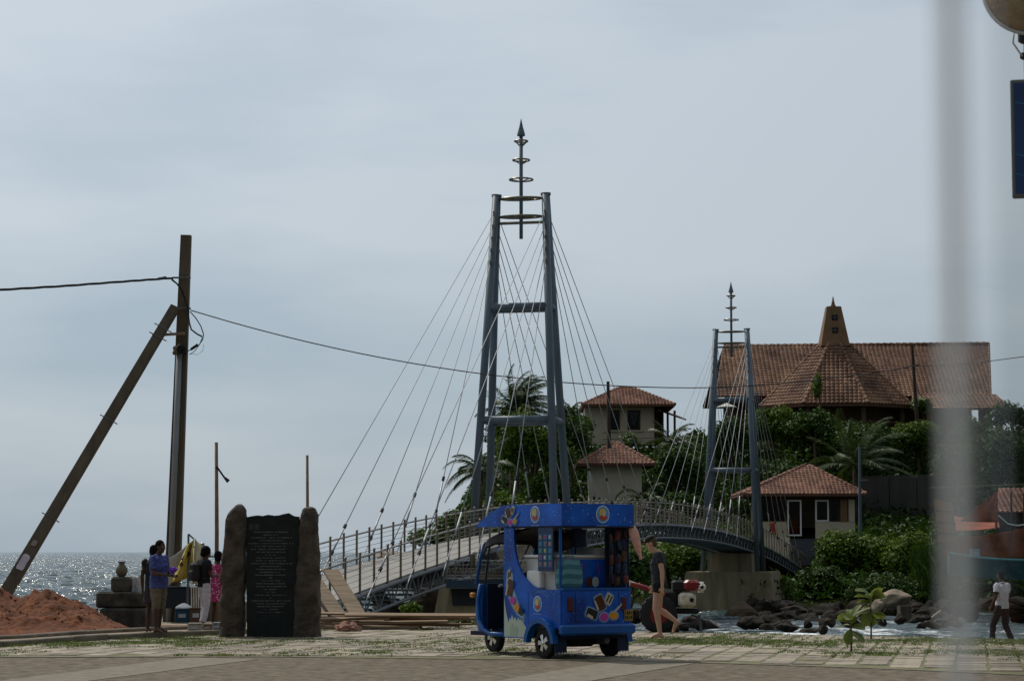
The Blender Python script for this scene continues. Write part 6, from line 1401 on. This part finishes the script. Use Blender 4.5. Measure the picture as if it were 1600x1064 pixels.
# man in blue shirt with purple flowers (faces right, three quarters)
g = G(247, 987.5, .10)
bm_, V, s, hp, N_ = person('man in blue shirt and khaki shorts holding purple flowers on the walk', (g.x, g.y, .09), R(-28), 1.60,
    J(head=(.03, .0, 1.63), elR=(.06, -.25, 1.14), wrR=(.30, -.17, 1.10), elL=(.04, .24, 1.14), wrL=(.28, .12, 1.08), anL=(-.06, .10, .085), toL=(.10, .12, .03), knL=(.0, .10, .5), anR=(.03, -.10, .085), toR=(.18, -.13, .03), nod=.08), M['skind'], {'hem': -.10, 'curl': 1.3}, plain('blue_shirt', (.03, .045, .18), .85, scale=14, var=.4, c2=(.06, .075, .22)), .75, plain('khaki_shorts', (.15, .12, .08), .85), 1.02, M['hair'], 'short', collar=True, bulk=1.15)
fl = thing('flower_bunch', 'bunch of purple flowers in the hand of the man in blue', 'flowers', Matrix.LocRotScale(bm_.location, bm_.rotation_euler, (s, s, s)) @ (V['wrR'] + Vector((.10, .01, .03))))
for k in range(26):
    d = Vector((rnd.gauss(0, 1), rnd.gauss(0, 1), rnd.gauss(0, 1))).normalized() * rnd.uniform(.03, .075); MB().ell(d + Vector((.05, 0, .05)), (.026, .026, .018), n=7, m=5).build('bloom', plain('purple_petal', (.16, .04, .42), .7, obj=.3), fl, smooth=True)
MB().tube([(-.06, 0, -.06), (.04, 0, .04)], [.012, .03], 7).build('stems', M['leaf'], fl)
# woman half hidden behind him
g = P(241, 0, 41.0)
person('dark clothed woman half hidden behind the man in the blue shirt', (g.x, g.y, .09), R(75), 1.52, J(), M['skind'], {'hem': -.1}, plain('black_top', (.012, .011, .012), .85), .2, None, .4, M['hair'], 'tail', skirt=plain('dark_skirt', (.03, .02, .022), .85))
# backpack wearer in white trousers
g = P(320, 0, 45.4)
bp_, V, s, hp, N_ = person('person in black top and white trousers wearing a dark backpack beside the banner', (g.x, g.y, 0), R(35), 1.60, J(nod=.35, head=(.05, 0, 1.62), elR=(.05, -.23, 1.13), wrR=(.24, -.12, 1.14), knL=(.08, .1, .5), anR=(-.08, -.1, .085), toR=(.08, -.11, .03), toL=(.17, .11, .03), anL=(.02, .1, .085)), M['skind'], {'hem': -.06}, plain('black_blouse', (.010, .010, .011), .85), .6, plain('white_trousers', (.50, .47, .50), .85), 1.85, M['hair'], 'full', shoes=plain('pale_sandal', (.3, .26, .24), .7))
m = MB().rbox((-.20, .04, 1.22), (.18, .30, .42), .06); m.rbox((-.29, .04, 1.13), (.06, .22, .22), .025); m.v = [tuple(Vector(v) * s) for v in m.v]; bk = remesh(m.build('backpack', plain('black_pack', (.018, .018, .016), .8), bp_, smooth=True), .012, 3)
for sg in (-1, 1): MB().tube([Vector(p) * s for p in ((-.12, sg * .12, 1.40), (-.02, sg * .125, 1.475), (.11, sg * .12, 1.36), (.08, sg * .15, 1.15), (-.12, sg * .15, 1.05))], .016, 6).build('strap', M['black_pack'], bk, smooth=True)
# pink patterned dress behind the monument
g = P(342, 0, 46.6)
pkm = mat('pink_print', (.34, .025, .10), .8, var=.1); t_ = pkm.node_tree; vo = t_.nodes.new('ShaderNodeTexVoronoi'); vo.inputs['Scale'].default_value = 22; tcn = t_.nodes.new('ShaderNodeTexCoord'); t_.links.new(tcn.outputs['Object'], vo.inputs['Vector'])
rp_ = t_.nodes.new('ShaderNodeValToRGB'); rp_.color_ramp.elements[0].position = .30; rp_.color_ramp.elements[0].color = (.62, .38, .42, 1); rp_.color_ramp.elements[1].position = .36; rp_.color_ramp.elements[1].color = (.36, .025, .11, 1); t_.links.new(vo.outputs['Distance'], rp_.inputs[0]); t_.links.new(rp_.outputs[0], t_.nodes['Principled BSDF'].inputs['Base Color'])
person('woman in pink patterned dress mostly hidden by the left monument stone', (g.x, g.y, 0), R(80), 1.50, J(), M['skind'], {'hem': -.10}, pkm, .5, None, .4, M['hair'], 'full', skirt=pkm, shoes=plain('pale_sandal', (.3, .26, .24), .7))
# man in white shirt at the right (walks away)
g = P(1563, 0, 50.0)
MB().prism([(9.6, 40.2), (19, 35.4), (24, 50), (16, 54), (8.6, 53)], lambda u, v, t: Vector((u, v, t)), -3, -.56).build('lower_ledge', M['conc'], kind='structure')
wm_, V, s, hp, N_ = person('man in white shirt and dark trousers striding at the right edge beyond the paving', (g.x, g.y, -.55), R(128), 1.64, J(elR=(.04, -.25, 1.14), wrR=(.12, -.24, .92), elL=(-.04, .27, 1.15), wrL=(.06, .30, .95), knR=(.02, -.13, .5), anR=(-.18, -.15, .10), toR=(-.05, -.16, .03), knL=(.18, .12, .51), anL=(.20, .13, .085), toL=(.35, .14, .03)), M['skind'], {'hem': -.06}, plain('white_shirt', (.60, .58, .60), .8), .62, plain('dark_trousers', (.016, .017, .022), .8), 1.9, M['hair'], 'short', shoes=M['black'], collar=True)
for S_, sg in (('L', 1), ('R', -1)):
    a, b = V['sh' + S_], V['el' + S_]; MB().tube([a.lerp(b, .56) * s, a.lerp(b, .64) * s], [.070 * s, .069 * s], 16).build('sleeve_band', M['black'], wm_)
# driver sitting in the cab
dr, V, s, hp, N_ = person('dark haired driver sitting in the cab of the blue tuk', TKM @ Vector((1.02, 0, -.21)), tk_rz, 1.62,
    J(pelvis=(0, 0, 1.00), waist=(.0, 0, 1.13), chest=(.02, 0, 1.33), neck=(.02, 0, 1.51), head=(.05, 0, 1.67), shL=(.0, .185, 1.46), shR=(0, -.185, 1.46), elL=(.15, .23, 1.24), wrL=(.38, .22, 1.22), elR=(.15, -.23, 1.24), wrR=(.38, -.22, 1.22), hiL=(.05, .09, 1.0), hiR=(.05, -.09, 1.0), knL=(.42, .13, 1.02), knR=(.42, -.13, 1.02), anL=(.46, .13, .66), anR=(.46, -.13, .66), toL=(.60, .13, .61), toR=(.60, -.13, .61)), M['skind'], {'curl': 1.2}, plain('dark_shirt', (.014, .014, .018), .85), .6, plain('dark_trousers', (0, 0, 0)), 1.9, M['hair'], 'short')

# ------------------------------------------------------------------ post with round dish and blue sign at the right edge
Yq = 14.0; U = lambda px, py, d=0: P(px, py, Yq + d)
ps = thing('sign_post', 'post at the right edge carrying a round brown dish and a blue sign', 'sign post', (U(1606, 862).x, Yq, 0))
pz = U(1606, -20).z; pxw = U(1603, 60).x
MB().tube([(pxw + .01, Yq, 0), (pxw + .01, Yq, pz)], .026, 10).build('post', plain('dark_post_paint', (.03, .03, .034), .6), ps, world=True, smooth=True)
dc = U(1604, -12, -.08); Mx = Matrix.Rotation(R(80), 3, 'X') @ Matrix.Rotation(0, 3, 'Z')
ds = MB().lathe([(.262, -.03), (.262, .0), (.24, .035), (.17, .075), (.08, .095), (.01, .10)], dc, 36, Matrix.Rotation(R(84), 3, 'X')).build('round_dish', mat('rusty_brown', (.34, .22, .10), .7, var=.35, scale=9, c2=(.40, .28, .14), bump=.2), ps, world=True, smooth=True)
MB().torus(dc + Vector((0, .0, 0)), .268, .012, 40, 6, Matrix.Rotation(R(84), 3, 'X')).build('dish_rim', M['white'], ds, world=True, smooth=True)
MB().rbox(U(1601, 58, -.03), (.075, .07, .085), .015).build('clamp', M['black'], ps, world=True); MB().rbox(U(1600, 88, -.03), (.045, .05, .045), .01).build('clamp', M['black'], ps, world=True)
MB().tube([U(1584, 53, -.05), U(1583, 68, -.05), U(1594, 84, -.05), U(1598, 88, -.05)], .006, 6).build('stay_rod', M['white'], ps, world=True, smooth=True)
sgm = MB(); sc_ = U(1640, 216, -.06); Rz = Matrix.Rotation(R(-12), 3, 'Z'); hs = (U(0, 125).z - U(0, 308).z)
sg = MB().rbox(sc_, (.46, .07, hs), .006, rot=Rz).build('sign_case', plain('sign_frame_grey', (.16, .15, .14), .6), ps, world=True)
fm_ = mat('sign_blue', (.010, .045, .17), .35, var=.2, scale=4); MB().box(sc_ + Rz @ Vector((.0, -.037, 0)), (.42, .004, hs - .045), rot=Rz).build('sign_face', fm_, sg, world=True)
for k, (a, b) in enumerate(((-.16, .2), (.02, -.12), (-.10, -.24))): MB().tube([sc_ + Rz @ Vector((-.205, -.0405, b + .02)), sc_ + Rz @ Vector((-.1, -.0405, b - .01 * k)), sc_ + Rz @ Vector((.18, -.0405, b + .06))], .004, 5).build('light_line', plain('sign_cyan', (.02, .18, .32), .5), sg, world=True)

# ------------------------------------------------------------------ free-standing glass screen close by, out of focus
Yw = .45; gx = P(1494, 600, Yw).x
gs = thing('glass_screen', 'out of focus glass screen with a grey edge strip close at the right', 'glass screen', (gx + .26, Yw, 0))
MB().box((gx - .0, Yw, 1.35), (.0019, .012, 2.3)).build('edge_strip', mat('grey_plastic_strip', (.42, .43, .42), .5, var=.05), gs, world=True)
MB().box((gx + .25 + .005, Yw, 1.35), (.495, .006, 2.3)).build('glass_pane', glassmat('tinted_pane', (.88, .885, .88)), gs, world=True)
MB().box((gx + .53, Yw, 1.3), (.04, .04, 2.6)).build('support_post', M['dsteel'], gs, world=True)
MB().box((gx + .26, Yw, .10), (.58, .12, .19)).build('base_channel', M['dsteel'], gs, world=True)
